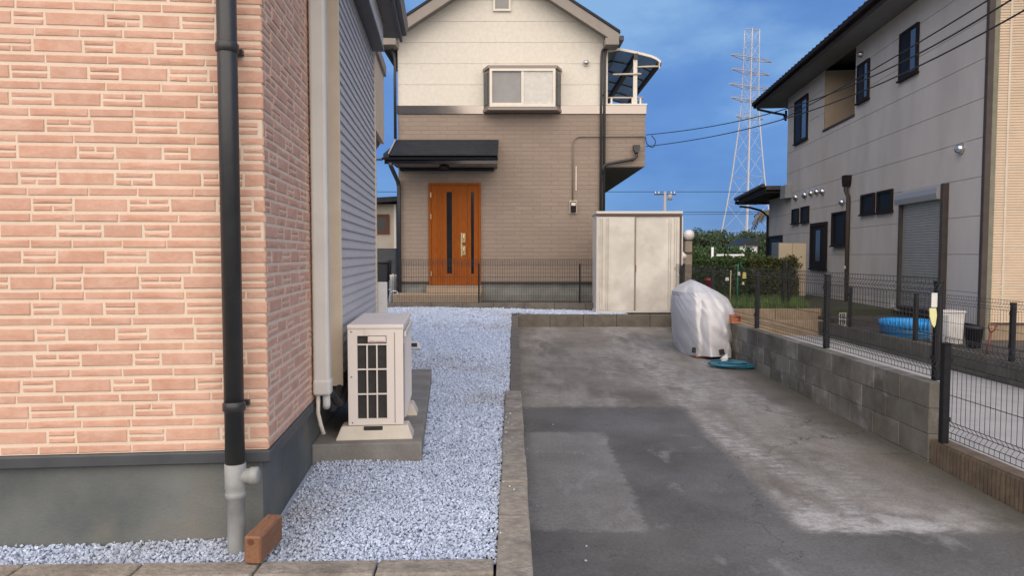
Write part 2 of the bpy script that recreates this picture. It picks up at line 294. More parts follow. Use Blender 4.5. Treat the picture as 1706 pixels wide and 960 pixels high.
# ------------------------------------------------------------------ mesh helpers
class MB:
    def __init__(s): s.v = []; s.f = []; s.sm = []; s.r = []
    def add(s, vs, fs, smooth=False, rnd=0.5):
        o = len(s.v); s.v.extend([tuple(v) for v in vs]); s.r.extend([rnd] * len(vs))
        s.f.extend([tuple(i + o for i in f) for f in fs]); s.sm.extend([smooth] * len(fs)); return s
    def box(s, x0, x1, y0, y1, z0, z1, rnd=0.5):
        x0, x1 = min(x0, x1), max(x0, x1); y0, y1 = min(y0, y1), max(y0, y1); z0, z1 = min(z0, z1), max(z0, z1)
        return s.add([(x, y, z) for z in (z0, z1) for y in (y0, y1) for x in (x0, x1)],
                     [(0, 2, 3, 1), (4, 5, 7, 6), (0, 1, 5, 4), (2, 6, 7, 3), (0, 4, 6, 2), (1, 3, 7, 5)], rnd=rnd)
    def obox(s, c, size, M=None, rnd=0.5):
        M = M or Matrix.Identity(3); h = Vector(size) / 2; c = Vector(c)
        return s.add([c + M @ Vector((x * h.x, y * h.y, z * h.z)) for z in (-1, 1) for y in (-1, 1) for x in (-1, 1)],
                     [(0, 2, 3, 1), (4, 5, 7, 6), (0, 1, 5, 4), (2, 6, 7, 3), (0, 4, 6, 2), (1, 3, 7, 5)], rnd=rnd)
    def prism(s, poly, axis, a, b):
        """poly: 2-D points in the two other axes (in x,y,z order)"""
        def mk(p, t): l = list(p); l.insert(axis, t); return tuple(l)
        n = len(poly); vs = [mk(p, a) for p in poly] + [mk(p, b) for p in poly]
        fs = [tuple(range(n))[::-1], tuple(range(n, 2 * n))] + [(i, (i + 1) % n, n + (i + 1) % n, n + i) for i in range(n)]
        return s.add(vs, fs)
    def tube(s, pts, r, n=8, smooth=True, caps=True):
        pts = [Vector(p) for p in pts]; rs = r if isinstance(r, (list, tuple)) else [r] * len(pts)
        vs = []; up = None
        for i, p in enumerate(pts):
            d = (pts[min(i + 1, len(pts) - 1)] - pts[max(i - 1, 0)]).normalized()
            if up is None: up = Vector((0, 0, 1)) if abs(d.z) < 0.9 else Vector((0, 1, 0))
            u = up - d * up.dot(d)
            u = u.normalized() if u.length > 1e-4 else d.orthogonal().normalized()
            w = d.cross(u); up = u
            vs += [p + (u * math.cos(2 * math.pi * k / n) + w * math.sin(2 * math.pi * k / n)) * rs[i] for k in range(n)]
        fs = [(i * n + k, i * n + (k + 1) % n, (i + 1) * n + (k + 1) % n, (i + 1) * n + k) for i in range(len(pts) - 1) for k in range(n)]
        o = len(s.f); s.add(vs, fs, smooth)
        if caps:
            b = len(s.v) - len(vs); s.f += [tuple(b + k for k in range(n))[::-1], tuple(b + len(vs) - n + k for k in range(n))]; s.sm += [False, False]
        return s
    def lathe(s, prof, c, n=16, smooth=True, axis=2):
        vs = []
        for (r, h) in prof:
            for k in range(n):
                a = 2 * math.pi * k / n; l = [r * math.cos(a), r * math.sin(a)]; l.insert(axis, h)
                vs.append((c[0] + l[0], c[1] + l[1], c[2] + l[2]))
        fs = [(i * n + k, i * n + (k + 1) % n, (i + 1) * n + (k + 1) % n, (i + 1) * n + k) for i in range(len(prof) - 1) for k in range(n)]
        return s.add(vs, fs, smooth)
    def build(s, name, m, parent=None, bev=0.0, seg=1):
        me = bpy.data.meshes.new(name); me.from_pydata(s.v, [], s.f); me.materials.append(MATS[m])
        me.polygons.foreach_set('use_smooth', s.sm)
        at = me.attributes.new('rnd', 'FLOAT', 'POINT'); at.data.foreach_set('value', s.r)
        bm = bmesh.new(); bm.from_mesh(me); bmesh.ops.recalc_face_normals(bm, faces=bm.faces); bm.to_mesh(me); bm.free()
        o = bpy.data.objects.new(name, me); COL.objects.link(o)
        if parent: o.parent = parent
        if bev:
            md = o.modifiers.new('bevel', 'BEVEL'); md.width = bev; md.segments = seg; md.limit_method = 'ANGLE'; md.angle_limit = R(40)
        return o
def npmesh(name, V, Fc, m, parent=None, rnd=None, smooth=False):
    k = Fc.shape[1]; me = bpy.data.meshes.new(name)
    me.vertices.add(len(V)); me.vertices.foreach_set('co', V.astype(np.float32).ravel())
    me.loops.add(Fc.size); me.loops.foreach_set('vertex_index', Fc.astype(np.int32).ravel())
    me.polygons.add(len(Fc)); me.polygons.foreach_set('loop_start', np.arange(0, Fc.size, k, dtype=np.int32))
    me.polygons.foreach_set('use_smooth', np.full(len(Fc), smooth)); me.update(calc_edges=True)
    if rnd is not None:
        a = me.attributes.new('rnd', 'FLOAT', 'POINT'); a.data.foreach_set('value', rnd.astype(np.float32))
    me.materials.append(MATS[m]); o = bpy.data.objects.new(name, me); COL.objects.link(o)
    if parent: o.parent = parent
    return o
def tag(o, label=None, cat=None, group=None, kind=None):
    if label: o['label'] = label
    if cat: o['category'] = cat
    if group: o['group'] = group
    if kind: o['kind'] = kind
    return o
def thing(name, label, cat, loc=(0, 0, 0), rz=0, group=None):
    o = bpy.data.objects.new(name, None); COL.objects.link(o); o.empty_display_size = 0.2
    o.location = loc; o.rotation_euler = (0, 0, rz); return tag(o, label, cat, group)
def structure(name, loc=(0, 0, 0)):
    o = bpy.data.objects.new(name, None); COL.objects.link(o); o.location = loc; return tag(o, kind='structure')
def cyl(p0, p1, r, n=12): return MB().tube([p0, p1], r, n)

# ------------------------------------------------------------------ the ground
def drive_z(y): return 0.27 - 0.027 * (13.2 - y)
GZ = 0.50                                   # gravel level
tag(MB().box(-2500, 2500, -2500, 2500, -0.5, -0.16).build('ground', 'field'), kind='structure')
tag(MB().box(-60, 60, -7, 1.2, -0.155, -0.06).build('road', 'asphalt'), kind='structure')
dw = structure('driveway')
def slab(y0, y1):
    b = MB(); x0, x1 = 0.075, 3.2
    n = 2
    b.add([(x0, y0, drive_z(y0)), (x1, y0, drive_z(y0)), (x1, y1, drive_z(y1)), (x0, y1, drive_z(y1)),
           (x0, y0, drive_z(y0) - .08), (x1, y0, drive_z(y0) - .08), (x1, y1, drive_z(y1) - .08), (x0, y1, drive_z(y1) - .08)],
          [(0, 1, 2, 3), (7, 6, 5, 4), (0, 4, 5, 1), (1, 5, 6, 2), (2, 6, 7, 3), (3, 7, 4, 0)])
    b.build('slab', 'driveway', dw)
for a, b in ((0.9, 5.445), (5.455, 8.994), (9.006, 13.2)): slab(a, b)
MB().add([(0.06, .9, drive_z(.9) - .06), (3.25, .9, drive_z(.9) - .06), (3.25, 13.25, drive_z(13.2) - .06), (0.06, 13.25, drive_z(13.2) - .06)], [(0, 1, 2, 3)]).build('sub_base', 'soil', dw)

# kerb between gravel and driveway, and along the front of the gravel
kb = structure('kerb')
ys = [2.36, 2.95, 3.42, 3.89, 4.5, 5.12, 5.75]
for a, b in zip(ys[:-1], ys[1:]):
    j = random.uniform(-.004, .004)
    MB().box(-0.056 + j, 0.078 + j, a + .004, b - .004, -0.1, GZ + .012 + j).build('kerb_block', 'kerb_concrete', kb, bev=0.008, seg=2)
ys = [5.75 + 1.24 * i for i in range(7)]
for a, b in zip(ys[:-1], ys[1:]):
    MB().box(-0.018, 0.082 + .004 * (a - 5.7), a + .003, b - .003, 0, GZ + .004).build('kerb_block', 'kerb_old', kb, bev=0.006)
ang = R(1.6); ca, sa = math.cos(ang), math.sin(ang)
Mz = Matrix.Rotation(ang, 3, 'Z')
for i in range(9):
    w = 0.435; xc = -0.064 - w * (i + 0.5)
    MB().obox((xc * ca, 2.50 + xc * sa, 0.205), (w - .008, 0.115, 0.60), Mz).build('kerb_block', 'kerb_concrete', kb, bev=0.008, seg=2)
# far edging of the driveway
for i in range(5):
    x0 = 0.09 + i * 0.64
    MB().box(x0 + .003, x0 + .637, 13.203, 13.33, 0, GZ + .006).build('kerb_block', 'kerb_old', kb, bev=0.006)

# gravel: a bed and loose stones
def gz(x, y): return GZ - 0.012 + 0.07 * min(1, max(0, (y - 10) / 4)) * min(1, max(0, (1.5 - x) / 3)) + 0.012 * mnoise.noise((x * 2.2, y * 2.2, 1.0))
gx = np.linspace(-4.0, 2.3, 64); gy = np.linspace(2.4, 14.45, 122)
V = np.array([(x, y, gz(x, y) - .012) for y in gy for x in gx]); nx = len(gx)
def keep(x, y): return (x < -0.02 or y > 13.3) and not (y < 13.3 and x > -0.02)
Fq = np.array([(j * nx + i, j * nx + i + 1, (j + 1) * nx + i + 1, (j + 1) * nx + i) for j in range(len(gy) - 1) for i in range(nx - 1) if keep(gx[i + 1], gy[j]) and not (gy[j] > 13.9 and gx[i] > 1.85)])
tag(npmesh('gravel_bed', V, Fq, 'gravel_base'), kind='structure')
BOX8 = np.array([(x, y, z) for z in (-1, 1) for y in (-1, 1) for x in (-1, 1)], float)
BOXT = np.array([(0, 2, 3), (0, 3, 1), (4, 5, 7), (4, 7, 6), (0, 1, 5), (0, 5, 4), (2, 6, 7), (2, 7, 3), (0, 4, 6), (0, 6, 2), (1, 3, 7), (1, 7, 5)])
def rotmats(n):
    q = RNG.normal(size=(n, 4)); q /= np.linalg.norm(q, axis=1)[:, None]; w, x, y, z = q.T
    return np.stack([np.stack([1 - 2 * (y * y + z * z), 2 * (x * y - z * w), 2 * (x * z + y * w)], 1),
                     np.stack([2 * (x * y + z * w), 1 - 2 * (x * x + z * z), 2 * (y * z - x * w)], 1),
                     np.stack([2 * (x * z - y * w), 2 * (y * z + x * w), 1 - 2 * (x * x + y * y)], 1)], 1)
def stones(regions):
    P = []; S = []
    for (x0, x1, y0, y1, dens, sz) in regions:
        n = int((x1 - x0) * (y1 - y0) * dens); x = RNG.uniform(x0, x1, n); y = RNG.uniform(y0, y1, n)
        house = (x < -0.985 - 0.094 * (y - 2.75)) & (y > 2.785 + 0.094 * (x + 0.98)) & (y < 6.3)
        front = y > 2.555 + x * sa + 0.012
        k = (~house) & front & ~((x > -0.06) & (y < 5.75)) & ~((x > -0.022) & (y < 13.34))
        x, y = x[k], y[k]; z = np.array([gz(a, b) for a, b in zip(x, y)])
        P.append(np.stack([x, y, z + RNG.uniform(-.008, .008, len(x))], 1)); S.append(RNG.uniform(.6, 1.15, len(x)) * sz)
    m_ = 34; xs_ = RNG.uniform(-.05, .075, m_); ys_ = RNG.uniform(2.4, 5.7, m_); P.append(np.stack([xs_, ys_, np.full(m_, GZ + .017)], 1)[xs_ < RNG.uniform(-.06, .05, m_)]); S.append(RNG.uniform(.003, .007, len(P[-1])))
    m_ = 14; xs_ = RNG.uniform(.1, .6, m_) ** 2 * 2 + .09; ys_ = RNG.uniform(2.6, 9, m_); P.append(np.stack([xs_, ys_, np.array([drive_z(v) + .004 for v in ys_])], 1)); S.append(RNG.uniform(.003, .007, m_))
    P = np.concatenate(P); S = np.concatenate(S); n = len(P)
    base = BOX8[None] * (1 + RNG.uniform(-.5, .15, (n, 8, 3))) * np.stack([np.ones(n), RNG.uniform(.6, .95, n), RNG.uniform(.45, .8, n)], 1)[:, None, :]
    V = np.einsum('nij,nkj->nki', rotmats(n), base * S[:, None, None]) + P[:, None, :]
    T = (BOXT[None] + (np.arange(n) * 8)[:, None, None]).reshape(-1, 3)
    rn = np.repeat(np.clip(RNG.normal(.5, .24, n), 0, 1), 8)
    return V.reshape(-1, 3), T, rn
V, T, rn = stones([(-2.4, -0.02, 2.45, 4.2, 10500, .0068), (-1.3, -0.02, 4.2, 7.0, 6000, .0088), (-2.6, -0.02, 7.0, 10.5, 2200, .0135), (-3.2, 2.25, 10.5, 14.3, 1000, .019)])
tag(npmesh('gravel', V, T, 'gravel', rnd=rn), 'loose pale grey crushed stone between the houses', 'gravel', kind='stuff')

# other levels
tag(MB().box(3.30, 5.95, -1, 13.6, 0.0, 0.09).build('path', 'path'), kind='structure')
tag(MB().box(6.05, 40, -4, 12.9, 0.0, 0.33).build('yard', 'soil'), kind='structure')
tag(MB().box(3.42, 40, 13.66, 30, 0.0, 0.575).build('lawn', 'lawn'), kind='structure')
tag(MB().box(6.05, 40, 12.904, 13.655, 0.0, 0.45).build('yard_step', 'soil'), kind='structure')
tag(MB().box(-14, 3.40, 14.52, 40, 0.0, 0.60).build('neighbour_ground', 'soil'), kind='structure')

# ------------------------------------------------------------------ brick house on the left
LA = math.atan(108 / F)
LH = Frame(-0.985, 2.75, LA)
bh = thing('brick_house', 'house with pinkish brick facing, grey lapped side wall and dark eaves', 'house', LH.loc, LA)
KICK = LH.hit(443, 749, 1, 0).z             # bottom of the brick
TOPZ = 3.62
SX = 0.10; S0 = LH.hit(570, 500, 0, SX + .012).y; S1 = LH.hit(627, 300, 0, SX + .014).y
MB().box(-4, 0.0, 0.0, S1 - .02, KICK, TOPZ).build('wall_core', 'mortar', bh)
MB().box(-3.97, -0.03, 0.03, S1 - .05, 0.1, KICK - .05).build('foundation', 'foundation', bh)
MB().box(-4.02, 0.014, -0.014, S1 - .03, KICK - .052, KICK - .002).build('flashing', 'flashing', bh, bev=0.006)

def brick_mb(mb, u0, u1, z0, z1, face, proud=0.0042):
    """one facing brick with a chamfered, slightly ragged front"""
    c = 0.003; J = lambda a: random.uniform(-a, a); rn = random.random()
    d0, d1 = 0.0, proud + J(.001)
    pts = []
    for (u, z) in ((u0, z0), (u1, z0), (u1, z1), (u0, z1)): pts.append((u, z, d0))
    for (u, z) in ((u0, z0), (u1, z0), (u1, z1), (u0, z1)): pts.append((u + J(.0015), z + J(.0012), d1 - c))
    for (u, z) in ((u0 + c, z0 + c), (u1 - c, z0 + c), (u1 - c, z1 - c), (u0 + c, z1 - c)): pts.append((u + J(.002), z + J(.0012), d1 + J(.001)))
    um, zm = u0 + (u1 - u0) * random.uniform(.35, .65), (z0 + z1) / 2
    pts.append((um, zm, d1 + random.uniform(.000, .002)))
    fs = [(i, (i + 1) % 4, 4 + (i + 1) % 4, 4 + i) for i in range(4)] + [(4 + i, 4 + (i + 1) % 4, 8 + (i + 1) % 4, 8 + i) for i in range(4)] + [(8 + i, 8 + (i + 1) % 4, 12) for i in range(4)]
    if face == 'front': vs = [(u, -d, z) for u, z, d in pts]
    else: vs = [(d, u, z) for u, z, d in pts]
    mb.add(vs, fs, rnd=rn)
def brick_layout(ulen, zmax, seed):
    rs = random.Random(seed); out = []; z = KICK + .004; row = 0
    # thin course first, then thick, alternately
    while z < zmax:
        h = 0.0295; u = -rs.uniform(0, .2)
        while u < ulen:
            l = rs.uniform(.14, .24); out.append((u, u + l - .005, z, z + h)); u += l
        z += h + .0115; h = 0.0485; u = -rs.uniform(0, .25); k = row % 2
        while u < ulen:
            l = rs.uniform(.135, .215); out.append((u, u + l, z, z + h)); u += l + .009
            l = rs.uniform(.09, .165); t = (h - .008) / 2; w = rs.random()
            if w < .35 and l > .12:
                m = u + l * rs.uniform(.42, .6); out += [(u, m - .003, z + t + .008, z + h), (m + .003, u + l, z + t + .008, z + h), (u, u + l, z, z + t)]
            elif w < .55 and l > .12:
                m = u + l * rs.uniform(.42, .6); out += [(u, m - .003, z, z + t), (m + .003, u + l, z, z + t), (u, u + l, z + t + .008, z + h)]
            else: out += [(u, u + l, z, z + t), (u, u + l, z + t + .008, z + h)]
            u += l + .009
        z += h + .0115; row += 1
    return [(max(a, 0), min(b, ulen), c, d) for a, b, c, d in out if min(b, ulen) - max(a, 0) > .012]
front = MB().box(-3.99, -0.001, -0.0016, -0.0004, KICK + .001, TOPZ - .01).build('front_wall', 'mortar', bh)
rest = MB(); n = 0
for (a, b, c, d) in brick_layout(2.0, 3.5, 3):
    u0, u1 = -b, -a
    if a == 0: u1 = 0.006
    vis = u1 > -1.06 and c < 2.72
    if vis and n < 300:
        m = MB(); brick_mb(m, u0, u1, c, d, 'front'); m.build('brick', 'brick', front); n += 1
    else: brick_mb(rest, u0, u1, c, d, 'front')
tag(rest.build('brick_field', 'brick', front), kind='stuff')
side = MB().box(0.0004, 0.0016, 0.001, 1.50, KICK + .001, TOPZ - .01).build('side_wall', 'mortar', bh)
rest = MB()
for (a, b, c, d) in brick_layout(1.49, 3.5, 11): brick_mb(rest, a + .004, b, c, d, 'side')
tag(rest.build('brick_field', 'brick', side), kind='stuff')

# lapped grey siding, one board after another, on a wall that stands 10 cm proud
sid = MB().box(0.002, SX - .012, S0 + .014, S1 - .012, KICK + .03, TOPZ - .02).build('siding_wall', 'grey_siding', bh)
SB = KICK + .02; p = 0.0575
for i in range(int((TOPZ - .05 - SB) / p)):
    z = SB + i * p
    MB().prism([(SX - .010, z), (SX + .006, z), (SX + .006, z + .010), (SX - .004, z + p + .001), (SX - .010, z + p + .001)], 1, S0 + .014, S1 - .012).build('siding_board', 'grey_siding', sid)
MB().box(0.003, SX + .012, S0 - .002, S0 + .012, SB - .006, TOPZ - .03).build('corner_trim', 'cream_trim', bh, bev=.003)
MB().box(0.003, SX + .014, S1 - .010, S1 + .02, SB - .006, TOPZ - .03).build('corner_trim', 'cream_trim', bh, bev=.003)
MB().box(0.003, SX + .003, S0 + .002, S1, SB - .03, SB - .008).build('siding_base', 'rubber', bh)
# eaves: soffit, fascia, gutter, roof
e = LH.hit(677, 58, 1, S1 + .18); EX, EZ = e.x, e.z
MB().box(SX + .03, EX - .06, -.04, S1 + .18, EZ - .03, EZ - .012).build('soffit', 'soffit', bh)
MB().box(EX - .058, EX - .035, -.05, S1 + .19, EZ - .06, EZ + .12).build('fascia', 'flashing', bh)
MB().prism([(EX - .033, EZ - .005), (EX, EZ), (EX + .012, EZ + .05), (EX + .016, EZ + .10), (EX - .033, EZ + .10)], 1, -.05, S1 + .20).build('gutter', 'black_pvc', bh)
MB().prism([(-2.2, EZ + 1.35), (EX - .02, EZ + .10), (EX - .02, EZ + .16), (-2.2, EZ + 1.42)], 1, -.06, S1 + .20).build('roof', 'roof_dark', bh)
MB().prism([(-2.2, EZ + 1.35), (-4.6, EZ + .10), (-4.6, EZ + .16), (-2.2, EZ + 1.42)], 1, -.06, S1 + .20).build('roof', 'roof_dark', bh)
MB().box(SX + .016, SX + .10, -.2, S1 - .18, EZ - .22, EZ - .035).build('frieze_board', 'pale_board', bh, bev=.006)
MB().box(SX + .008, SX + .105, -.2, S1 - .16, EZ - .25, EZ - .225).build('frieze_trim', 'black_pvc', bh)
MB().box(-3.9, -.95, .5, 5.6, EZ + .2, EZ + 3.4).build('upper_storey', 'grey_siding', bh)
MB().add([(-4.2, .2, EZ + 3.4), (-.65, .2, EZ + 3.4), (-.65, 5.9, EZ + 3.4), (-4.2, 5.9, EZ + 3.4), (-2.4, 2, EZ + 4.4), (-2.4, 4, EZ + 4.4)], [(0, 1, 4), (1, 2, 5, 4), (2, 3, 5), (3, 0, 4, 5), (3, 2, 1, 0)]).build('upper_roof', 'roof_dark', bh)
MB().box(-3.95, -.70, S1 - .019, 6.2, .1, EZ + .19).build('rear_wall', 'grey_siding', bh)
# balcony parapet further back
q = LH.hit(639, 110, 0, -0.02); q2 = LH.hit(639, 238, 0, -0.02)
bal = MB().box(-2.6, -0.02, q.y - 2.0, q.y, q2.z, q.z - .12).build('balcony', 'tan_rib', bh)
MB().box(-2.6, 0.01, q.y - 2.02, q.y + .02, q.z - .118, q.z).build('coping', 'barge', bal)
MB().prism([(q.y - 1.9, q2.z - .01), (q.y - .02, q2.z - .01), (q.y - .75, q2.z - .22), (q.y - 1.9, q2.z - .22)], 0, -2.5, -0.07).build('bracket', 'wood_dark', bal)

# black downpipe with grey drain foot
c0 = LH.hit(381, 40, 1, -.085); c1 = LH.hit(388, 740, 1, -.085); DX = (c0.x + c1.x) / 2; PR = .0365
dz = LH.hit(390, 775, 1, -.085).z
dp = MB().tube([(DX, -.085, TOPZ), (DX, -.085, dz)], PR, 20).build('downpipe', 'black_pvc', bh)
for py in (78, 676):
    z = LH.hit(388, py, 1, -.085).z
    MB().lathe([(PR + .001, z - .022), (PR + .006, z - .018), (PR + .006, z + .010), (PR + .001, z + .016)], (DX, -.085, 0), 20).build('pipe_collar', 'black_pvc', dp)
    MB().box(DX - .040, DX + .040, -.03, -.008, z - .012, z + .008).build('pipe_bracket', 'black_pvc', dp)
    MB().box(DX - .006, DX + .006, -.06, -.012, z - .012, z + .008).build('bracket_stem', 'black_pvc', dp)
zb = 0.47
dr = MB().lathe([(.033, zb), (.033, dz - .13), (.040, dz - .125), (.040, dz - .11), (.036, dz - .10), (.040, dz - .09), (.040, dz + .005), (.033, dz + .008)], (DX, -.085, 0), 20).build('drain_pipe', 'grey_pvc', bh)
MB().lathe([(.030, 0), (.030, .055), (.034, .058), (.034, .085), (.024, .09), (.001, .09)], (DX, -.085, dz - .045), 16, axis=0).build('branch', 'grey_pvc', dr)

# cream pipe duct beside the corner, with hoses
DY = LH.hit(518, 400, 0, .012).y + .035
zt = LH.hit(531, 657, 1, DY).z
du = MB().box(0.012, 0.098, DY - .035, DY + .035, zt, TOPZ).build('pipe_duct', 'duct', bh, bev=.016, seg=3)
MB().box(0.010, 0.104, DY - .040, DY + .040, zt - .004, zt + .085).build('duct_end', 'duct', du, bev=.016, seg=3)
MB().tube([(.072, DY + .01, zt + .02), (.074, DY + .01, zt - .06), (.070, DY + .02, zt - .075)], .020, 12).build('sleeve', 'duct', du)
MB().tube([(.034, DY - .01, zt + .01), (.032, DY - .012, zt - .10), (.045, DY - .014, zt - .16), (.062, DY - .016, zt - .215)], .011, 10).build('drain_hose', 'plastic_cream', du)
def curve_pts(ctrl, n=16):
    out = []; P = [Vector(c) for c in ctrl]
    for i in range(len(P) - 1):
        a, b, c, d = P[max(i - 1, 0)], P[i], P[i + 1], P[min(i + 2, len(P) - 1)]
        for k in range(n):
            t = k / n; out.append(.5 * ((2 * b) + (c - a) * t + (2 * a - 5 * b + 4 * c - d) * t * t + (3 * b - a - 3 * c + d) * t ** 3))
    return out + [P[-1]]
for dx, dyy in ((0, 0), (.03, .10)):
    MB().tube(curve_pts([(.06 + dx, DY + .03, zt + .0), (.08 + dx, DY + .12 + dyy, zt - .10), (.09 + dx, DY + .32 + dyy, zt - .05), (.10 + dx, DY + .55, zt + .02), (.14 + dx, DY + .62, zt - .08)], 8), .026, 10).build('insulated_pipe', 'rubber', du)

# ------------------------------------------------------------------ air conditioner on its pad
pad_n = LH.I @ atZ(703, 768, GZ - .01); pad_t = .597
pad = MB().box(-0.03, pad_n.x, pad_n.y, pad_n.y + 2.5, .35, pad_t).build('concrete_pad', 'pad_concrete', None, bev=.008, seg=2)
pad.location = LH.loc; pad.rotation_euler = (0, 0, LA)
tag(pad, 'long low concrete pad on the gravel under the air conditioner', 'concrete pad')
ay = pad_n.y + .10
al = LH.hit(580, 640, 1, ay).x; ar = LH.hit(672, 640, 1, ay).x
zc0, zc1 = LH.hit(600, 709, 1, ay).z, LH.hit(600, 546, 1, ay).z
ac = thing('air_conditioner', 'cream outdoor air conditioner unit standing on the concrete pad', 'air conditioner', LH.M @ Vector((al, ay, pad_t)), LA)
W, Hh, Ln = ar - al, zc1 - zc0, .80; h0 = zc0 - pad_t
# casing with an open near side for the coil guard
gx0, gx1 = .17 * W, .70 * W; gz0, gz1 = h0 + .065 * Hh, h0 + .915 * Hh
b = MB()
b.box(0, gx0, 0, .014, h0, h0 + Hh); b.box(gx1, W, 0, .014, h0, h0 + Hh); b.box(gx0, gx1, 0, .014, h0, gz0); b.box(gx0, gx1, 0, .014, gz1, h0 + Hh)
b.build('end_panel', 'ac_shell', ac)
MB().box(.004, W - .004, .0145, Ln, h0 + .003, h0 + Hh - .003).build('casing', 'ac_shell', ac, bev=.006)
MB().box(gx0 - .004, gx1 + .004, .0130, .0142, gz0 - .004, gz1 + .004).build('coil', 'ac_dark', ac)
gw = .0075
for k in (1, 2):
    x = gx0 + (gx1 - gx0) * k / 3; MB().box(x - gw / 2, x + gw / 2, -.002, .010, gz0, gz1 - .046).build('guard_bar', 'ac_shell', ac)
for k in (0, 1, 2):
    z = gz0 + (gz1 - .05 - gz0) * (k + 1) / 3; MB().box(gx0, gx1, -.003, .009, z - gw / 2, z + gw / 2).build('guard_bar', 'ac_shell', ac)
lb = MB().box(gx0 + .36 * (gx1 - gx0), gx1 - .004, -.004, .012, gz1 - .040, gz1 - .004).build('label_plate', 'ac_shell', ac, bev=.003)
MB().box(gx0 + .40 * (gx1 - gx0), gx0 + .60 * (gx1 - gx0), -.0055, -.0045, gz1 - .034, gz1 - .030).build('red_print', 'red_print', lb)
MB().box(gx0 + .62 * (gx1 - gx0), gx0 + .95 * (gx1 - gx0), -.0055, -.0045, gz1 - .035, gz1 - .031).build('grey_print', 'conduit', lb)
MB().box(-.004, W + .004, -.006, Ln + .004, h0 + Hh - .010, h0 + Hh + .016).build('top_cover', 'ac_shell', ac, bev=.007, seg=2)
MB().box(W * .84, W * .853, -.002, .003, h0 + .01, h0 + Hh - .03).build('seam', 'barge', ac)
for (x, z) in ((.05, .96), (.045, .5), (.06, .03)):
    MB().lathe([(.0001, -.0035), (.005, -.003), (.006, 0)], (x * W + .006, 0, h0 + z * Hh), 10, axis=1).build('screw', 'steel', ac)
lv = MB()
for k in range(38):
    z = h0 + .03 + k * (Hh - .12) / 38
    lv.add([(W - .002, .05, z + .008), (W - .002, Ln - .05, z + .008), (W + .010, Ln - .05, z), (W + .010, .05, z)], [(0, 1, 2, 3)])
tag(lv.build('louvre', 'ac_shell', ac), kind='stuff')
MB().box(W + .001, W + .016, .04, Ln - .04, h0 + Hh - .062, h0 + Hh - .030).build('front_strip', 'white_plastic', ac, bev=.004)
for y0 in (.02, .60):
    f = MB(); xa, xb = -.07, W + .055
    f.add([(xa, y0 - .06, 0), (xb, y0 - .06, 0), (xb, y0 + .13, 0), (xa, y0 + .13, 0), (xa + .03, y0 - .025, h0 - .004), (xb - .03, y0 - .025, h0 - .004), (xb - .03, y0 + .09, h0 - .004), (xa + .03, y0 + .09, h0 - .004)],
          [(3, 2, 1, 0), (4, 5, 6, 7), (0, 1, 5, 4), (1, 2, 6, 5), (2, 3, 7, 6), (3, 0, 4, 7)])
    ft = f.build('foot', 'plastic_cream', ac, bev=.006, seg=2)
    MB().box(W * .28, W * .62, y0 - .036, y0 - .020, h0 - .030, h0 - .006).build('foot_slot', 'ac_dark', ft)

# ------------------------------------------------------------------ small things by the brick house
wc = atZ(421, 944, GZ)
wd = MB().box(-.032, .032, 0, .21, 0, .105).build('wood_block', 'wood', None, bev=.006)
wd.location = (wc.x + .001, wc.y - .008, GZ + .010); wd.rotation_euler = (R(1.5), R(2), R(-3))
tag(wd, 'reddish brown timber offcut standing on edge by the downpipe foot', 'wood block')
kn = MB().lathe([(.012, -.0015), (.012, .0)], (-.006, -.0005, .085), 12, axis=1).lathe([(.0001, -.0016), (.012, -.0015)], (-.006, -.0005, .085), 12, axis=1).build('knot', 'wood_dark', wd)
pp = LH.hit(637, 470, 1, S1 + .12)
wp = MB().box(-.042, .042, -.03, .03, GZ - .05, pp.z).build('white_post', 'white_plastic', None, bev=.008, seg=2)
wp.location = (LH.M @ Vector((pp.x, S1 + .12, 0))); wp.rotation_euler = (0, 0, LA)
tag(wp, 'short white plastic post at the far corner of the grey siding', 'post')
fp = atZ(697, 582, GZ)
ft = thing('mounting_foot', 'small pale plastic mounting foot alone on the gravel beyond the air conditioner', 'mounting foot', (fp.x - .03, fp.y, GZ), LA)
f = MB().prism([(-.10, .0), (.06, .0), (.045, .05), (.03, .085), (-.09, .085)], 1, 0, .10).build('block', 'white_plastic', ft, bev=.006)
MB().box(-.085, .015, -.004, -.001, .028, .076).build('recess', 'ac_dark', ft)

# ------------------------------------------------------------------ block walls, fences
def wx(y): return 3.2 - 0.010 * (y - 5.2)            # left face of the block wall
bw = thing('block_wall', 'weathered grey concrete block wall along the right of the driveway', 'block wall')
WT = .672; WY0, WY1 = 5.24, 13.55
MB().add([(wx(WY0) + .006, WY0 + .006, -.1), (wx(WY0) + .114, WY0 + .006, -.1), (wx(WY1) + .114, WY1, -.1), (wx(WY1) + .006, WY1, -.1),
          (wx(WY0) + .006, WY0 + .006, WT - .006), (wx(WY0) + .114, WY0 + .006, WT - .006), (wx(WY1) + .114, WY1, WT - .006), (wx(WY1) + .006, WY1, WT - .006)],
         [(3, 2, 1, 0), (4, 5, 6, 7), (0, 1, 5, 4), (1, 2, 6, 5), (2, 3, 7, 6), (3, 0, 4, 7)]).build('joints', 'block_joint', bw)
for c in range(4):
    z1 = WT - .2 * c; y = WY0
    first = True
    while y < WY1 - .05:
        l = .2 if (first and c % 2 == 1) else .4
        first = False; l = min(l, WY1 - y)
        if z1 > drive_z(y) - .05:
            j = random.uniform(-.002, .002); x0 = wx(y + l / 2) + j
            MB().box(x0, x0 + .12, y + .0022, y + l - .0022, z1 - .1978, z1 - .0022, rnd=random.random()).build('block', 'block', bw, bev=.004)
        y += l
rw = thing('ribbed_wall', 'low brown ribbed block wall at the near right, under the short fence', 'low wall')
RT = .24
def rx(y): return 3.205 - .010 * (y - 5.2)
y = 5.236; i = 0
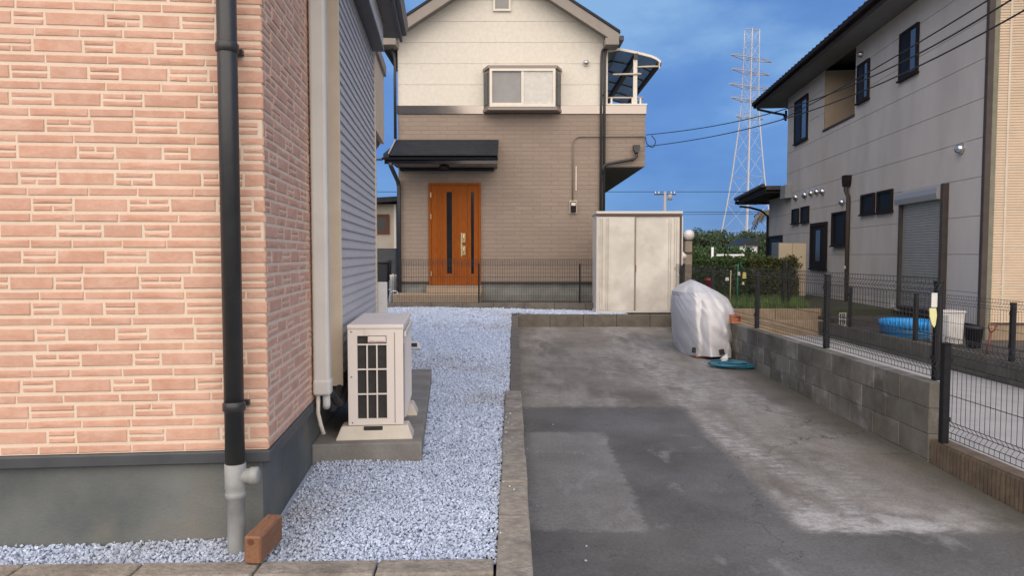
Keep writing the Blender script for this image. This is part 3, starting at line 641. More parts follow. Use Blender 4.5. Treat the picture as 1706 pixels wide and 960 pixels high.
while y > 1.0:
    m = MB(); x0 = rx(y - .2); rn = random.random()
    m.box(x0 + .012, x0 + .125, y - .397, y - .003, -.2, RT, rnd=rn)
    for k in range(10): m.box(x0, x0 + .0125, y - .390 + k * .0392, y - .390 + k * .0392 + .024, -.2, RT - .015, rnd=rn)
    m.build('block', 'rib_block', rw); y -= .4
for z0 in (): pass
dwal = thing('dark_wall', 'dark stained block wall between the pale path and the soil yard', 'block wall')
D2T = .365; y = 3.0
while y < 13.4:
    l = min(.4, 13.4 - y)
    for c in range(2):
        z1 = D2T - .2 * c
        MB().box(5.95, 6.06, y + .003, y + l - .003, z1 - .197, z1 - (.0 if c == 0 else .003), rnd=random.random()).build('block', 'dark_block', dwal, bev=.003)
    y += l

def mesh_fence(name, label, xy0, xy1, zb, zt, posts, post_h, wire='wire_black', pitch=.05, r=.0022, fold=.03, pr=.026, group=None, hz=.2, zpost=None):
    """welded wire panels with V folds at top and bottom, on square posts"""
    t = thing(name, label, 'fence', (0, 0, 0), 0, group)
    a, b = Vector((*xy0, 0)), Vector((*xy1, 0)); d = (b - a); Ln = d.length; d.normalize(); nrm = Vector((-d.y, d.x, 0))
    prof = [(0, zb), (0, zb + .05), (fold, zb + .09), (0, zb + .13), (0, zt - .13), (fold, zt - .09), (0, zt - .05), (0, zt)]
    m = MB(); n = int(Ln / pitch)
    for i in range(n + 1):
        p = a + d * (i * pitch); m.tube([p + nrm * o + Vector((0, 0, z)) for o, z in prof], r, 4, False, False)
    hs = [zb + .05, zb + .13, zt - .13, zt - .05]; z = zb + .13 + hz
    while z < zt - .2: hs.append(z); z += hz
    for z in hs + [zb + .005, zt - .005]: m.tube([a + Vector((0, 0, z)) - nrm * r, b + Vector((0, 0, z)) - nrm * r], r * 1.25, 4, False, False)
    for z in (zb + .09, zt - .09): m.tube([a + nrm * fold + Vector((0, 0, z)), b + nrm * fold + Vector((0, 0, z))], r * 1.25, 4, False, False)
    tag(m.build('wire_panel', wire, t), kind='stuff')
    for s in posts:
        p = a + d * s - nrm * .045; M3 = Matrix.Rotation(math.atan2(d.y, d.x), 3, 'Z'); z0 = zpost if zpost is not None else zb - .04
        po = MB().obox((p.x, p.y, z0 + post_h / 2), (2 * pr, 2 * pr, post_h), M3).build('post', 'post_black', t, bev=.004)
        MB().obox((p.x, p.y, z0 + post_h + .004), (2 * pr + .006, 2 * pr + .006, .012), M3).build('post_cap', 'post_black', po, bev=.003)
        for z in (zb + .15, zt - .16): MB().obox(tuple(p + nrm * .032 + Vector((0, 0, z))), (.03, .02, .03), M3).build('clip', 'post_black', po)
    return t
fy = lambda y: (wx(y) + .075, y)
mesh_fence('mesh_fence', 'black folded wire mesh fence standing on the grey block wall', fy(5.26), fy(13.5), WT + .03, CZ - .175, [.10, 1.95, 3.95, 5.95, 7.95], .765, zpost=WT)
mesh_fence('mesh_fence', 'short black wire mesh fence on the low ribbed wall at the near right', (rx(5.16) + .075, 5.20), (rx(1.5) + .1, 1.5), RT + .03, CZ - .62, [.08, 2.08], .745, zpost=RT, r=.0024)
mesh_fence('mesh_fence', 'black wire mesh fence on the dark wall before the grey house', (6.0, 3.2), (6.0, 13.3), D2T + .03, CZ - .545, [1.1, 3.1, 5.1, 7.1, 9.1], .70, zpost=D2T)

# tan retaining wall at the end of the path
tw = thing('retaining_wall', 'tan stepped retaining wall at the far end of the path, grass above', 'retaining wall')
MB().box(3.40, 6.12, 13.60, 13.72, 0, .585).build('upper_course', 'tan_wall', tw, bev=.01)
MB().box(3.40, 6.30, 13.35, 13.597, 0, .38).build('lower_course', 'tan_wall', tw, bev=.01)
for x in (4.3, 5.2): MB().box(x, x + .008, 13.592, 13.60, .30, .57).build('joint', 'block_joint', tw)

tb = atY(1229, 540, 9.85)
t = thing('terracotta_block', 'terracotta coloured hollow block lying on the grey wall beside the covered motorcycle', 'block', (wx(9.9) + .055, 9.9, WT), R(12))
b = MB()
b.box(-.075, .075, -.05, .05, 0, .02); b.box(-.075, .075, -.05, .05, .10, .12); b.box(-.075, -.06, -.05, .05, .0203, .0997); b.box(.06, .075, -.05, .05, .0203, .0997); b.box(-.0595, .0595, -.02, -.005, .0203, .0997)
b.build('shell', 'terracotta', t)

# ------------------------------------------------------------------ covered motorcycle, hose
BY = 9.72
mc = thing('covered_motorcycle', 'motorcycle under a creased silver cover parked against the block wall', 'motorcycle', (0, 0, 0))
bz = drive_z(BY)
sil = [(601, 1136, 1213), (560, 1131, 1219), (515, 1127, 1221), (497, 1125, 1212), (486, 1125.5, 1197), (477, 1137, 1180), (470, 1150, 1167), (467, 1155, 1160)]
rings = []
for py, a, b_ in sil:
    A, B = atY(a + 3, py, BY + .5), atY(b_ - 2, py, BY + .5); rings.append((A.z, A.x, B.x))
rings[0] = (bz + .03, rings[0][1], rings[0][2])
NZ, NT = 80, 180; V = []; zs = [r[0] for r in rings]
yh = [.78, .74, .66, .56, .46, .32, .18, .08]
for i in range(NZ):
    t = i / (NZ - 1); z = np.interp(t, np.linspace(0, 1, 200), np.interp(np.linspace(0, 1, 200) ** .8, np.linspace(0, 1, len(zs)), zs))
    x0, x1 = np.interp(z, zs, [r[1] for r in rings]), np.interp(z, zs, [r[2] for r in rings]); hy = np.interp(z, zs, yh)
    cx, hx = (x0 + x1) / 2, (x1 - x0) / 2; hfrac = (z - zs[0]) / (zs[-1] - zs[0])
    for k in range(NT):
        a = 2 * math.pi * k / NT; c, s = math.cos(a), math.sin(a); e = .78
        ux, uy = math.copysign(abs(c) ** e, c), math.copysign(abs(s) ** e, s)
        def ridge(v): return 1 - 2 * abs(v)
        px_, pz_ = cx + hx * ux, z
        ax_, az_ = rings[-1][1], zs[-1] + .05
        phi = math.atan2(px_ - ax_, az_ - pz_); rad_ = math.hypot(px_ - ax_, az_ - pz_)
        fold = .022 * min(1, rad_ / .5) * (abs(math.sin(phi * 5.0 + .5 * s + .7 + .8 * mnoise.noise((px_ * 2.2, pz_ * 2.2, s * 2)))) ** .9 - .6) * (1.4 if s < 0 else .7)
        d2 = abs(math.sin((px_ * .8 + pz_ * 1.25) * 7.5 + 2.2 * mnoise.noise((px_ * 2, pz_ * 2, s)))) ** .9
        diag = .024 * (d2 - .7) * max(0, min(1, (px_ - ax_) / .3)) * (1 - hfrac) ** .4 + .020 * ridge(mnoise.noise((c * 1.5 + 1.7, s * 1.5, z * 1.4))) + .006 * ridge(mnoise.noise((c * 5 + z * 5, s * 5 - z * 6, 2.1)))
        g = 1 + (fold + diag) / max(hx, .16)
        zz = z + (.018 * math.sin(3 * a + .6) if i == 0 else 0)
        xx = cx + hx * ux * g; xr_ = atY(1163, 500, BY).x
        push = (.75 * max(0, xr_ - xx) + .10 * max(0, xx - xr_)) * (1 if s < 0 else 0) * abs(s) ** .5
        V.append((xx, BY + .70 + hy * uy * g + push, zz))
Fq = [(i * NT + k, i * NT + (k + 1) % NT, (i + 1) * NT + (k + 1) % NT, (i + 1) * NT + k) for i in range(NZ - 1) for k in range(NT)]
cv = MB().add(V, Fq, True).add(V[-NT:], [tuple(range(NT))], True).build('cover', 'tarp', mc)
for px in (1161, 1201):
    best = min((v for v in V if v[1] < BY + .5), key=lambda v: (v[0] - atY(px, 588, BY).x) ** 2 + (v[2] - atY(px, 588, BY).z) ** 2)
    MB().obox((best[0], best[1] - .004, best[2] + .03), (.07, .05, .075), Matrix.Rotation(R(10 if px < 1180 else -12), 3, 'Y')).build('vent_patch', 'tarp_patch', cv, bev=.004)
for yy, rr in ((BY + .28, .25), (BY + 1.18, .25)):
    wxx = atY(1178, 590, BY).x
    MB().lathe([(rr - .07, -.05), (rr, -.035), (rr, .035), (rr - .07, .05), (rr - .07, -.05)], (wxx, yy, drive_z(yy) + rr), 24, axis=0).build('tyre', 'rubber', mc)
MB().box(wxx - .14, wxx + .10, BY + .06, BY + .30, bz + .012, bz + .06).build('chock', 'terracotta', mc, bev=.006)

hc = atZ(1223, 607, drive_z(9.3) + .03)
pts = []
for i in range(7 * 28):
    a = 2 * math.pi * i / 28; w = i / 28
    rx_ = .26 + .05 * math.sin(w * 2.1) + .02 * random.uniform(-1, 1); ry_ = .17 + .05 * math.cos(w * 1.7)
    pts.append((hc.x + .04 * math.sin(w * 3) + rx_ * math.cos(a), hc.y + .03 * math.cos(w * 2.3) + ry_ * math.sin(a), drive_z(hc.y + ry_ * math.sin(a)) + .010 + .011 * (w % 4) + .006 * math.sin(a * 2 + w)))
pts += curve_pts([pts[-1], (hc.x + .25, hc.y - .08, drive_z(hc.y - .08) + .012), (hc.x + .33, hc.y + .16, drive_z(hc.y + .16) + .012)], 6)[1:]
hs = thing('garden_hose', 'loosely coiled blue garden hose on the concrete beside the covered motorcycle', 'hose')
MB().tube(pts, .0125, 7).build('hose', 'hose_blue', hs)
gl = atZ(1203, 603, drive_z(9.4) + .02)
g = thing('white_rag', 'small crumpled white rag on the hose end by the silver cover', 'rag', (gl.x, gl.y - .05, drive_z(gl.y) + .03))
m = MB(); nn = 14
vv = []
for i in range(9):
    for k in range(nn):
        a = 2 * math.pi * k / nn; t = i / 8
        r_ = (.045 * math.sin(math.pi * min(t + .12, 1)) + .008) * (1 + .5 * mnoise.noise((math.cos(a) * 2, math.sin(a) * 2, t * 4)))
        vv.append((r_ * math.cos(a) + .05 * t, r_ * math.sin(a), .13 * t - .02))
m.add(vv, [(i * nn + k, i * nn + (k + 1) % nn, (i + 1) * nn + (k + 1) % nn, (i + 1) * nn + k) for i in range(8) for k in range(nn)], True).add(vv[-nn:], [tuple(range(nn))]).build('cloth', 'cloth_white', g)

# ------------------------------------------------------------------ storage shed
SY = 13.72
A, B = atY(993, 519, SY), atY(1136, 352, SY)
sh = thing('storage_shed', 'cream metal storage shed with two sliding doors behind the driveway', 'shed', (A.x, SY, GZ))
w, hgt = B.x - A.x, B.z - GZ
MB().box(0.02, w - .03, .03, .85, .04, hgt - .06).build('body', 'shed_frame', sh)
MB().box(-.01, w + .02, -.03, .90, hgt - .052, hgt).build('roof', 'shed_frame', sh, bev=.012, seg=2)
MB().box(.0, w + .0, -.018, .0, hgt - .10, hgt - .054).build('head_rail', 'shed_brown', sh)
MB().box(-.002, w + .002, -.022, .86, 0, .036).build('sill', 'shed_frame', sh, bev=.004)
MB().box(.0, .03, -.012, .027, .037, hgt - .102).build('jamb', 'shed_frame', sh, bev=.004)
MB().box(w - .03, w, -.012, .027, .037, hgt - .102).build('jamb', 'shed_brown', sh, bev=.004)
MB().box(w + .001, w + .025, -.014, .04, .037, hgt - .102).build('corner_post', 'shed_frame', sh, bev=.004)
mid = (1057.5 - 993) / 143 * w
for (a, b, yo) in ((.032, mid + .01, -.004), (mid + .012, w - .032, .010)):
    dr = MB().box(a, b, yo, yo + .012, .04, hgt - .104).build('sliding_door', 'shed_panel', sh, bev=.003)
    ins = .05; ribs = [a + ins, a + ins + .045, a + ins + .12, a + ins + .16] if a < .5 else [b - ins, b - ins - .045, b - ins - .12, b - ins - .16]
    for x in ribs: MB().prism([(x - .012, yo - .0002), (x - .006, yo - .024), (x + .006, yo - .024), (x + .012, yo - .0002)], 2, .06, hgt - .13).build('rib', 'shed_panel', dr)
    xe = b - .010 if a < .5 else a + .008
    MB().box(xe - .007, xe + .007, yo - .008, yo - .0004, .045, hgt - .11).build('door_edge', 'barge', dr)
MB().box(mid + .018, mid + .034, .000, .0095, hgt * .40, hgt * .47).build('handle', 'rust', sh)

# ------------------------------------------------------------------ the house at the back
HY = 15.75
X0, X1 = atY(664, 300, HY).x, atY(1005, 300, HY).x; XM = (X0 + X1) / 2; XB = atY(1075, 220, HY).x
zF = atY(853, 470, HY).z; zB0 = atY(853, 190, HY).z; zB1 = atY(853, 176, HY).z; HBK = 23.5
hs_ = thing('gabled_house', 'two storey house, cream above and brown below, with gable roof', 'house', (0, 0, 0))
Bx = lambda px, Y=HY: atY(px, 300, Y).x
Bz = lambda py, Y=HY: atY(853, py, Y).z
MB().box(X0 + .03, X1 - .03, HY + .03, HBK - .03, .4, zF - .02).build('foundation', 'foundation_back', hs_)
MB().box(X0 - .01, X1 + .01, HY - .012, HBK, zF - .035, zF + .005).build('base_flashing', 'black_pvc', hs_)
lw = MB().box(X0, X1, HY, HBK, zF + .006, zB0).build('lower_wall', 'brown_siding', hs_)
MB().box(X0 - .025, XB + .02, HY - .028, HY - .001, zB0, zB1).build('band', 'band_gloss', hs_, bev=.004)
MB().box(X1 + .01, XB + .02, HY - .0008, HBK - 1.2, zB0, zB1).build('band', 'barge', hs_)
# gable: lapped cream boards clipped by the roof pitch
sl = .64; zE = Bz(62); hw = (X1 - X0) / 2
apex = zE + sl * hw
MB().prism([(X0, zB1 + .0), (X1, zB1 + .0), (X1, zE), (XM, apex), (X0, zE)], 1, HY + .012, HBK).build('gable_core', 'panel_gap', hs_)
uw = MB().prism([(X0 + .002, zB1), (X1 - .002, zB1), (X1 - .002, zE - .01), (XM, apex - .01), (X0 + .002, zE - .01)], 1, HY + .008, HY + .011).build('upper_wall', 'cream_siding', hs_)
z = zB1 + .002
while z < apex - .1:
    z1 = min(z + .468, apex - .02); g = .004
    def wdt(zz): return hw if zz <= zE else max(0, (apex - zz) / sl)
    P = [(XM - wdt(z), z), (XM + wdt(z), z)]
    if z < zE < z1: P.append((XM + hw, zE))
    P += [(XM + wdt(z1 - g), z1 - g), (XM - wdt(z1 - g), z1 - g)]
    if z < zE < z1: P.append((XM - hw, zE))
    MB().prism(P, 1, HY - .008, HY + .0075).build('siding_board', 'cream_siding', uw, bev=.004)
    z = z1
# roof
RY0, RY1 = HY - .42, HBK + .3; ov = .30; th = .10
for s in (-1, 1):
    xe = XM + s * (hw + ov); ze = zE - sl * ov
    rf = MB().prism([(XM, apex + .16), (xe, ze + .16), (xe, ze + .16 + th * .6), (XM, apex + .16 + th * .6)], 1, RY0, RY1).build('roof', 'roof_dark', hs_)
    MB().prism([(XM, apex - .10), (XM + s * (hw + .05), zE - sl * .05 - .10), (XM + s * (hw + ov - .02), ze - .02), (XM + s * (hw + ov - .02), ze + .158), (XM, apex + .158)], 1, RY0 + .02, RY0 + .05).build('bargeboard', 'barge', rf)
    MB().prism([(XM, apex - .02), (XM + s * (hw + ov - .03), ze - .02 + .02), (XM + s * (hw + ov - .03), ze + .02), (XM, apex + .0)], 1, RY0 + .051, RY1 - .05).build('soffit', 'barge', rf)
    MB().box(XM + s * (hw - .03), XM + s * (hw + ov - .025), RY0 + .0, RY0 + .4, ze - .09, ze + .06).build('eave_box', 'barge', rf, bev=.005)
    MB().box(XM + s * (hw + ov - .02), XM + s * (hw + ov + .075), RY0 - .02, RY1, ze - .01, ze + .10).build('gutter', 'black_pvc', rf, bev=.01)
# attic window, bay window
def sash(parent, x0, x1, z0, z1, y, fw=.05, frame='sash_white', pane='glass_dark', deep=.05, sill=True, name='window', split=False, panes=None):
    b = MB(); b.box(x0, x0 + fw, y - deep, y, z0, z1); b.box(x1 - fw, x1, y - deep, y, z0, z1); b.box(x0 + fw, x1 - fw, y - deep, y, z0, z0 + fw); b.box(x0 + fw, x1 - fw, y - deep, y, z1 - fw, z1)
    w = b.build(name, frame, parent)
    if split:
        xm = (x0 + x1) / 2
        MB().box(x0 + fw, xm + fw * .5, y - deep * .8, y - deep * .45, z0 + fw, z0 + fw * 1.6).build('rail', frame, w)
        MB().box(xm - fw * .5, xm + fw * .5, y - deep * .85, y - deep * .4, z0 + fw, z1 - fw).build('stile', frame, w)
        MB().box(x0 + fw, xm - fw * .5, y - deep * .35, y - deep * .2, z0 + fw, z1 - fw).build('pane', panes[0], w)
        MB().box(xm + fw * .5, x1 - fw, y - deep * .6, y - deep * .45, z0 + fw, z1 - fw).build('pane', panes[1], w)
    else: MB().box(x0 + fw, x1 - fw, y - deep * .4, y - deep * .2, z0 + fw, z1 - fw).build('pane', pane, w)
    return w
sash(hs_, Bx(822), Bx(851), Bz(19), Bz(-22), HY - .009, .045, pane='pane_grey')
by = HY - .34; bx0, bx1 = Bx(806), Bx(934); fx0, fx1 = atY(815, 150, by).x, atY(926, 150, by).x
bz0, bz1 = Bz(187), atY(853, 109, by).z
bay = MB().prism([(bx0, HY - .03), (fx0, by + .06), (fx1, by + .06), (bx1, HY - .03)], 2, bz0 + .05, bz1 - .06).build('bay_window', 'bay_brown', hs_)
for z0, z1 in ((bz0 - .02, bz0 + .049), (bz1 - .059, bz1 + .01)):
    MB().prism([(bx0 - .02, HY - .029), (fx0 - .03, by - .01), (fx1 + .03, by - .01), (bx1 + .02, HY - .029)], 2, z0, z1).build('bay_cap', 'bay_brown', bay, bev=.006)
for s, (xa, xb) in ((0, (bx0, fx0)), (1, (bx1, fx1))):
    d = Vector((xb - xa, by + .06 - (HY - .03), 0)); L_ = d.length; d.normalize(); nrm = Vector((d.y, -d.x, 0)) * (1 if s else -1)
    c = Vector((xa, HY - .03, 0)) + d * L_ / 2 - nrm * (.006 if (nrm.y > 0) else -.006)
    MB().obox((c.x, c.y, (bz0 + bz1) / 2), (L_ * .62, .02, (bz1 - bz0) * .74), Matrix.Rotation(math.atan2(d.y, d.x), 3, 'Z')).build('side_pane', 'glass_sky', bay)
sash(bay, fx0 + .01, fx1 - .01, bz0 + .052, bz1 - .062, by + .058, .055, deep=.075, split=True, panes=('pane_grey', 'pane_frost'), name='sliding_sash')
vx, vz = Bx(975), Bz(105)
MB().lathe([(.07, .0), (.07, -.03), (.055, -.07), (.03, -.09), (.001, -.095)], (vx, HY - .009, vz), 18, axis=1).build('vent_hood', 'steel', hs_)

# porch roof
py_ = HY - .95; xl, xr = atY(640, 260, py_).x, atY(829, 260, py_).x
zt_, ze_ = Bz(233), atY(853, 257, py_).z
pr_ = thing('porch_roof', '', '') if False else None
po = MB().prism([(HY - .002, zt_ - .06), (HY - .002, zt_), (py_ + .02, ze_), (py_ + .02, ze_ - .06)], 0, xl + .10, xr).build('porch_roof', 'roof_dark', hs_)
for i in range(9):
    t0 = i / 9; y0 = HY - .004 + (py_ + .02 - HY) * t0; y1 = HY + (py_ + .02 - HY) * (i + 1) / 9; z0 = zt_ + (ze_ - zt_) * t0; z1 = zt_ + (ze_ - zt_) * (i + 1) / 9
    MB().prism([(y0, z0 + .001), (y0, z0 + .006), (y1, z1 + .014), (y1, z1 + .001)], 0, xl + .115, xr - .005).build('roof_strip', 'roof_dark', po)
MB().prism([(HY + .6, zt_ - .06), (HY + .6, zt_ + .012), (py_ + .0, ze_ + .012), (py_ + .0, ze_ - .06)], 0, xl - .02, xl + .098).build('verge', 'roof_dark', po)
MB().prism([(HY, zt_ + .013), (HY, zt_ + .035), (py_ + .0, ze_ + .035), (py_ + .0, ze_ + .013)], 0, xl + .085, xl + .11).build('verge_trim', 'alu_pale', po)
MB().box(xl + .0, xr - .003, py_ + .02, py_ + .045, ze_ - .20, ze_ - .02).build('fascia', 'porch_gloss', po, bev=.004)
gt = MB(); gp = [(py_ + .018, ze_ - .115)] + [(py_ - .025 - .045 * math.cos(a), ze_ - .075 - .05 * math.sin(a)) for a in [R(x) for x in range(60, -15, -15)]] + [(py_ + .018, ze_ - .055)]
gt.prism(gp, 0, xl - .04, xr + .01); gt.build('gutter', 'porch_gloss', po)
MB().box(xl + .12, xr - .02, py_ + .046, HY - .003, ze_ - .17, ze_ - .15).build('soffit', 'barge', po)
MB().box(xl + .20, xr - .10, HY - .13, HY - .004, ze_ - .24, ze_ - .171).build('ledger', 'roof_dark', po)
MB().box(xl - .5, xl - .0405, py_ - .02, py_ + .02, ze_ - .13, ze_ - .09).build('tie_bar', 'black_pvc', po)
lx, lz = atY(740, 281, py_ + .25).x, ze_ - .17
MB().lathe([(.03, 0), (.10, -.03), (.12, -.07), (.11, -.11), (.06, -.14), (.001, -.145)], (lx, py_ + .25, lz), 18).build('porch_lamp', 'frame_brown', po)
# downpipes
yl = HY - .06; xd = Bx(660)
MB().tube(curve_pts([(XM - hw - ov - .02, RY0 + .3, zE - .2), (xd - .09, yl, Bz(80)), (xd, yl, Bz(100)), (xd, yl, Bz(130))], 5) + [(xd, yl, zt_ + .02)], .032, 10).build('downpipe', 'black_pvc', hs_)
xd2 = Bx(665)
MB().tube([atY(650, 271, py_), atY(651, 276, py_), (xd2 - .02, yl, Bz(303)), (xd2, yl, Bz(312)), (xd2, yl, .55)], .045, 10).build('downpipe', 'black_pvc', hs_)
for dx in (-.03, .045):
    xd3 = Bx(1002.5) + dx
    MB().tube(curve_pts([(XM + hw + ov + .02, HY - .25, zE - .17), (XM + hw + .1, HY - .12, Bz(79)), (xd3 + .03, yl, Bz(84)), (xd3, yl, Bz(98))], 6) + [(xd3, yl, .7)], .028, 10).build('downpipe', 'black_pvc', hs_)
for py in (160, 300):
    MB().box(Bx(999), Bx(1008), HY - .035, HY - .003, Bz(py), Bz(py - 2)).build('pipe_bracket', 'black_pvc', hs_)
hx, hz_ = Bx(1059), Bz(250)
MB().prism([(hx - .07, hz_ + .10), (hx + .07, hz_ + .10), (hx + .07, hz_ + .0), (hx + .03, hz_ - .07), (hx - .03, hz_ - .07), (hx - .07, hz_)], 1, HY - .14, HY - .01).build('rain_hopper', 'black_pvc', hs_)
MB().tube([(hx, yl - .01, hz_ - .06), (hx, yl - .01, hz_ - .16), (hx - .06, yl - .01, hz_ - .21), (Bx(1009), yl - .01, Bz(274)), (Bx(1004), yl - .01, Bz(279)), (Bx(1004), yl - .01, Bz(290))], .034, 10).build('hopper_pipe', 'black_pvc', hs_)
# front door
dx0, dx1 = Bx(714), Bx(801); dz0, dz1 = Bz(475), Bz(305)
dr = MB(); fw = .055
dr.box(dx0, dx0 + fw, HY - .05, HY - .001, dz0, dz1); dr.box(dx1 - fw, dx1, HY - .05, HY - .001, dz0, dz1); dr.box(dx0 + fw, dx1 - fw, HY - .05, HY - .001, dz1 - fw, dz1)
dr = dr.build('door', 'door_wood', hs_, bev=.004)
xs = Bx(779)
def leaf(a, b, slit):
    s0, s1 = slit; y0, y1 = HY - .032, HY - .004; zt0, zt1 = Bz(456), Bz(320)
    m = MB(); m.box(a, s0, y0, y1, dz0 + .004, dz1 - fw - .003); m.box(s1, b, y0, y1, dz0 + .004, dz1 - fw - .003); m.box(s0, s1, y0, y1, dz0 + .004, zt0); m.box(s0, s1, y0, y1, zt1, dz1 - fw - .003)
    lf = m.build('leaf', 'door_wood', dr)
    MB().box(s0, s1, y0 + .010, y0 + .016, zt0, zt1).build('glazing', 'glass_dark', lf)
    return lf
l1 = leaf(dx0 + fw + .003, xs - .003, (Bx(744), Bx(753))); l2 = leaf(xs + .003, dx1 - fw - .003, (Bx(784.5), Bx(789.5)))
for px in (729, 733, 738, 757, 762): MB().box(Bx(px) - .007, Bx(px) + .007, HY - .040, HY - .0325, dz0 + .06, dz1 - fw - .06).build('moulding', 'door_wood', l1)
hp = MB().box(Bx(767.5), Bx(770.0), HY - .045, HY - .0325, Bz(427), Bz(388)).build('handle_bar', 'brass', l1, bev=.003)
for py in (396, 417):
    MB().box(Bx(770), Bx(775.5), HY - .055, HY - .0325, Bz(py + 8), Bz(py - 7)).build('handle_plate', 'brass', l1, bev=.006)
    MB().tube([(Bx(772.7), HY - .056, Bz(py + 5)), (Bx(772.7), HY - .10, Bz(py + 4)), (Bx(772.7), HY - .10, Bz(py - 4)), (Bx(772.7), HY - .056, Bz(py - 5))], .012, 8).build('handle', 'brass', l1)
for py in (325, 361, 456):
    MB().box(dx0 + fw - .012, dx0 + fw + .012, HY - .058, HY - .0505, Bz(py + 4), Bz(py - 4)).build('hinge', 'brass', dr)
# steps
MB().box(Bx(662), dx1 + .02, HY - .75, HY - .005, .4, Bz(487.5)).build('step', 'step_tile', hs_, bev=.01)
MB().box(dx0 - .03, dx1 + .03, HY - .30, HY - .0045, Bz(487.5) + .001, dz0 - .006).build('step', 'step_tile', hs_, bev=.01)
# meter and conduit
mt = MB().box(Bx(948.5), Bx(961.5), HY - .025, HY - .001, Bz(356), Bz(334)).build('meter', 'meter_plate', hs_, bev=.006)
MB().box(Bx(950.5), Bx(959.5), HY - .09, HY - .0255, Bz(354), Bz(336.5)).build('meter_case', 'frame_brown', mt, bev=.012, seg=2)
MB().box(Bx(951.5), Bx(958.5), HY - .094, HY - .0905, Bz(343), Bz(338)).build('meter_face', 'sash_white', mt)
cx_ = Bx(954); cz_ = Bz(225.5)
MB().tube([(cx_, HY - .025, Bz(334)), (cx_, HY - .025, Bz(240))] + [(cx_ + .17 * (1 - math.cos(a)), HY - .025, Bz(240) + .17 * math.sin(a)) for a in [R(x) for x in range(15, 91, 15)]] + [(XB - .02, HY - .025, Bz(240) + .17)], .014, 8).build('conduit', 'conduit', hs_)
MB().box(Bx(958.5), Bx(961), HY - .02, HY - .001, Bz(318), Bz(277)).build('conduit_cover', 'cream_trim', hs_)
# side balcony with clear canopy
bzb, bzt = Bz(277), Bz(174)
ba = MB().box(X1 + .003, XB, HY + .0, HBK - 1.3, bzb, zB0 - .001).build('balcony', 'brown_siding', hs_)
MB().box(X1 + .003, XB - .02, HY + .02, HBK - 1.32, bzb - .02, bzb - .002).build('underside', 'soffit', ba)
MB().box(X1 + .003, XB + .035, HY - .03, HBK - 1.28, zB1 + .001, zB1 + .045).build('coping', 'sash_white', ba, bev=.006)
rz_ = Bz(162); xc = XB - .06
MB().tube([(X1 + .03, HY + .03, rz_), (xc, HY + .03, rz_), (xc, HBK - 1.4, rz_)], .022, 8).build('rail', 'alu_pale', ba)
for px in (1018, 1053, 1066): MB().box(Bx(px) - .02, Bx(px) + .02, HY + .012, HY + .05, zB1 + .046, rz_ - .01).build('rail_post', 'sash_white', ba)
for i in range(1, 5): MB().box(xc - .02, xc + .02, HY + .1 + i * 1.2, HY + .14 + i * 1.2, zB1 + .046, rz_ - .01).build('rail_post', 'alu_pale', ba)
cp = MB().box(X1 + .005, X1 + .09, HY + .01, HY + .08, zB1 + .046, Bz(84)).build('canopy', 'sash_white', ba)
prof = [(Bx(1010), Bz(84)), (Bx(1030), Bz(80.5)), (Bx(1050), Bz(84.5)), (Bx(1070), Bz(89)), (Bx(1083), Bz(92.5)), (Bx(1092), Bz(96.5)), (Bx(1099), Bz(102))]
NP = 5; CD = 4.6
for i in range(NP):
    y0, y1 = HY + i * CD / NP + .02, HY + (i + 1) * CD / NP - .02
    MB().prism([(x, z) for x, z in prof] + [(x - .003, z - .012) for x, z in prof[::-1]], 1, y0, y1).build('canopy_sheet', 'polycarb', cp)
for i in range(NP + 1):
    y0 = HY + i * CD / NP
    MB().prism([(x, z + .012) for x, z in prof] + [(x - .006, z - .040) for x, z in prof[::-1]], 1, y0 - .018, y0 + .018).build('canopy_rib', 'sash_white' if i == 0 else 'alu_dark', cp)
MB().box(Bx(1095) - .02, Bx(1099) + .01, HY - .01, HY + CD, prof[-1][1] - .09, prof[-1][1] - .013).build('canopy_gutter', 'alu_dark', cp)
MB().box(Bx(1054), Bx(1061), HY - .02, HY + CD, Bz(98), Bz(86.5) - .03).build('canopy_beam', 'alu_dark', cp)
MB().box(Bx(1054), Bx(1060.5), HY + .02, HY + .09, zB1 + .046, Bz(97) - .003).build('canopy_post', 'sash_white', cp)
MB().box(Bx(1054), Bx(1060.5), HY + CD - .10, HY + CD - .03, zB1 + .046, Bz(97) - .003).build('canopy_post', 'sash_white', cp)
for px0, px1, py in ((1020, 1067, 123.5), (1060, 1096, 111)):
    MB().tube([(Bx(px0), HY + .06 - .05, Bz(py)), (Bx(px1), HY + .06 - .05, Bz(py - 1))], .022, 8).build('drying_bar', 'cream_trim', cp)
MB().box(Bx(1095.5), Bx(1097.5), HY - .012, HY + .03, Bz(114), Bz(103)).build('bar_bracket', 'alu_pale', cp)
MB().tube(curve_pts([(XB, HY - .04, Bz(228)), (XB + .03, HY - .06, Bz(240)), (XB + .16, HY - .06, Bz(246)), (XB + .22, HY - .06, Bz(236)), (XB + .13, HY - .05, Bz(226))], 6), .010, 6).build('service_loop', 'cable', hs_)

# low curb and fence before that house
cu = structure('boundary_kerb')
for i in range(8):
    x0 = -2.95 + i * .64
    MB().box(x0 + .003, x0 + .637, 14.34, 14.46, .2, .655 + random.uniform(-.004, .004)).build('kerb_block', 'kerb_old', cu, bev=.006)
mesh_fence('mesh_fence', 'thin dark wire mesh fence in front of the wooden door and brown wall', (-2.55, 14.40), (2.0, 14.40), .66, CZ - .085, [1.86, 3.96], .80, wire='wire_black', pitch=.05, r=.0032, fold=.02, zpost=.655, pr=.017)

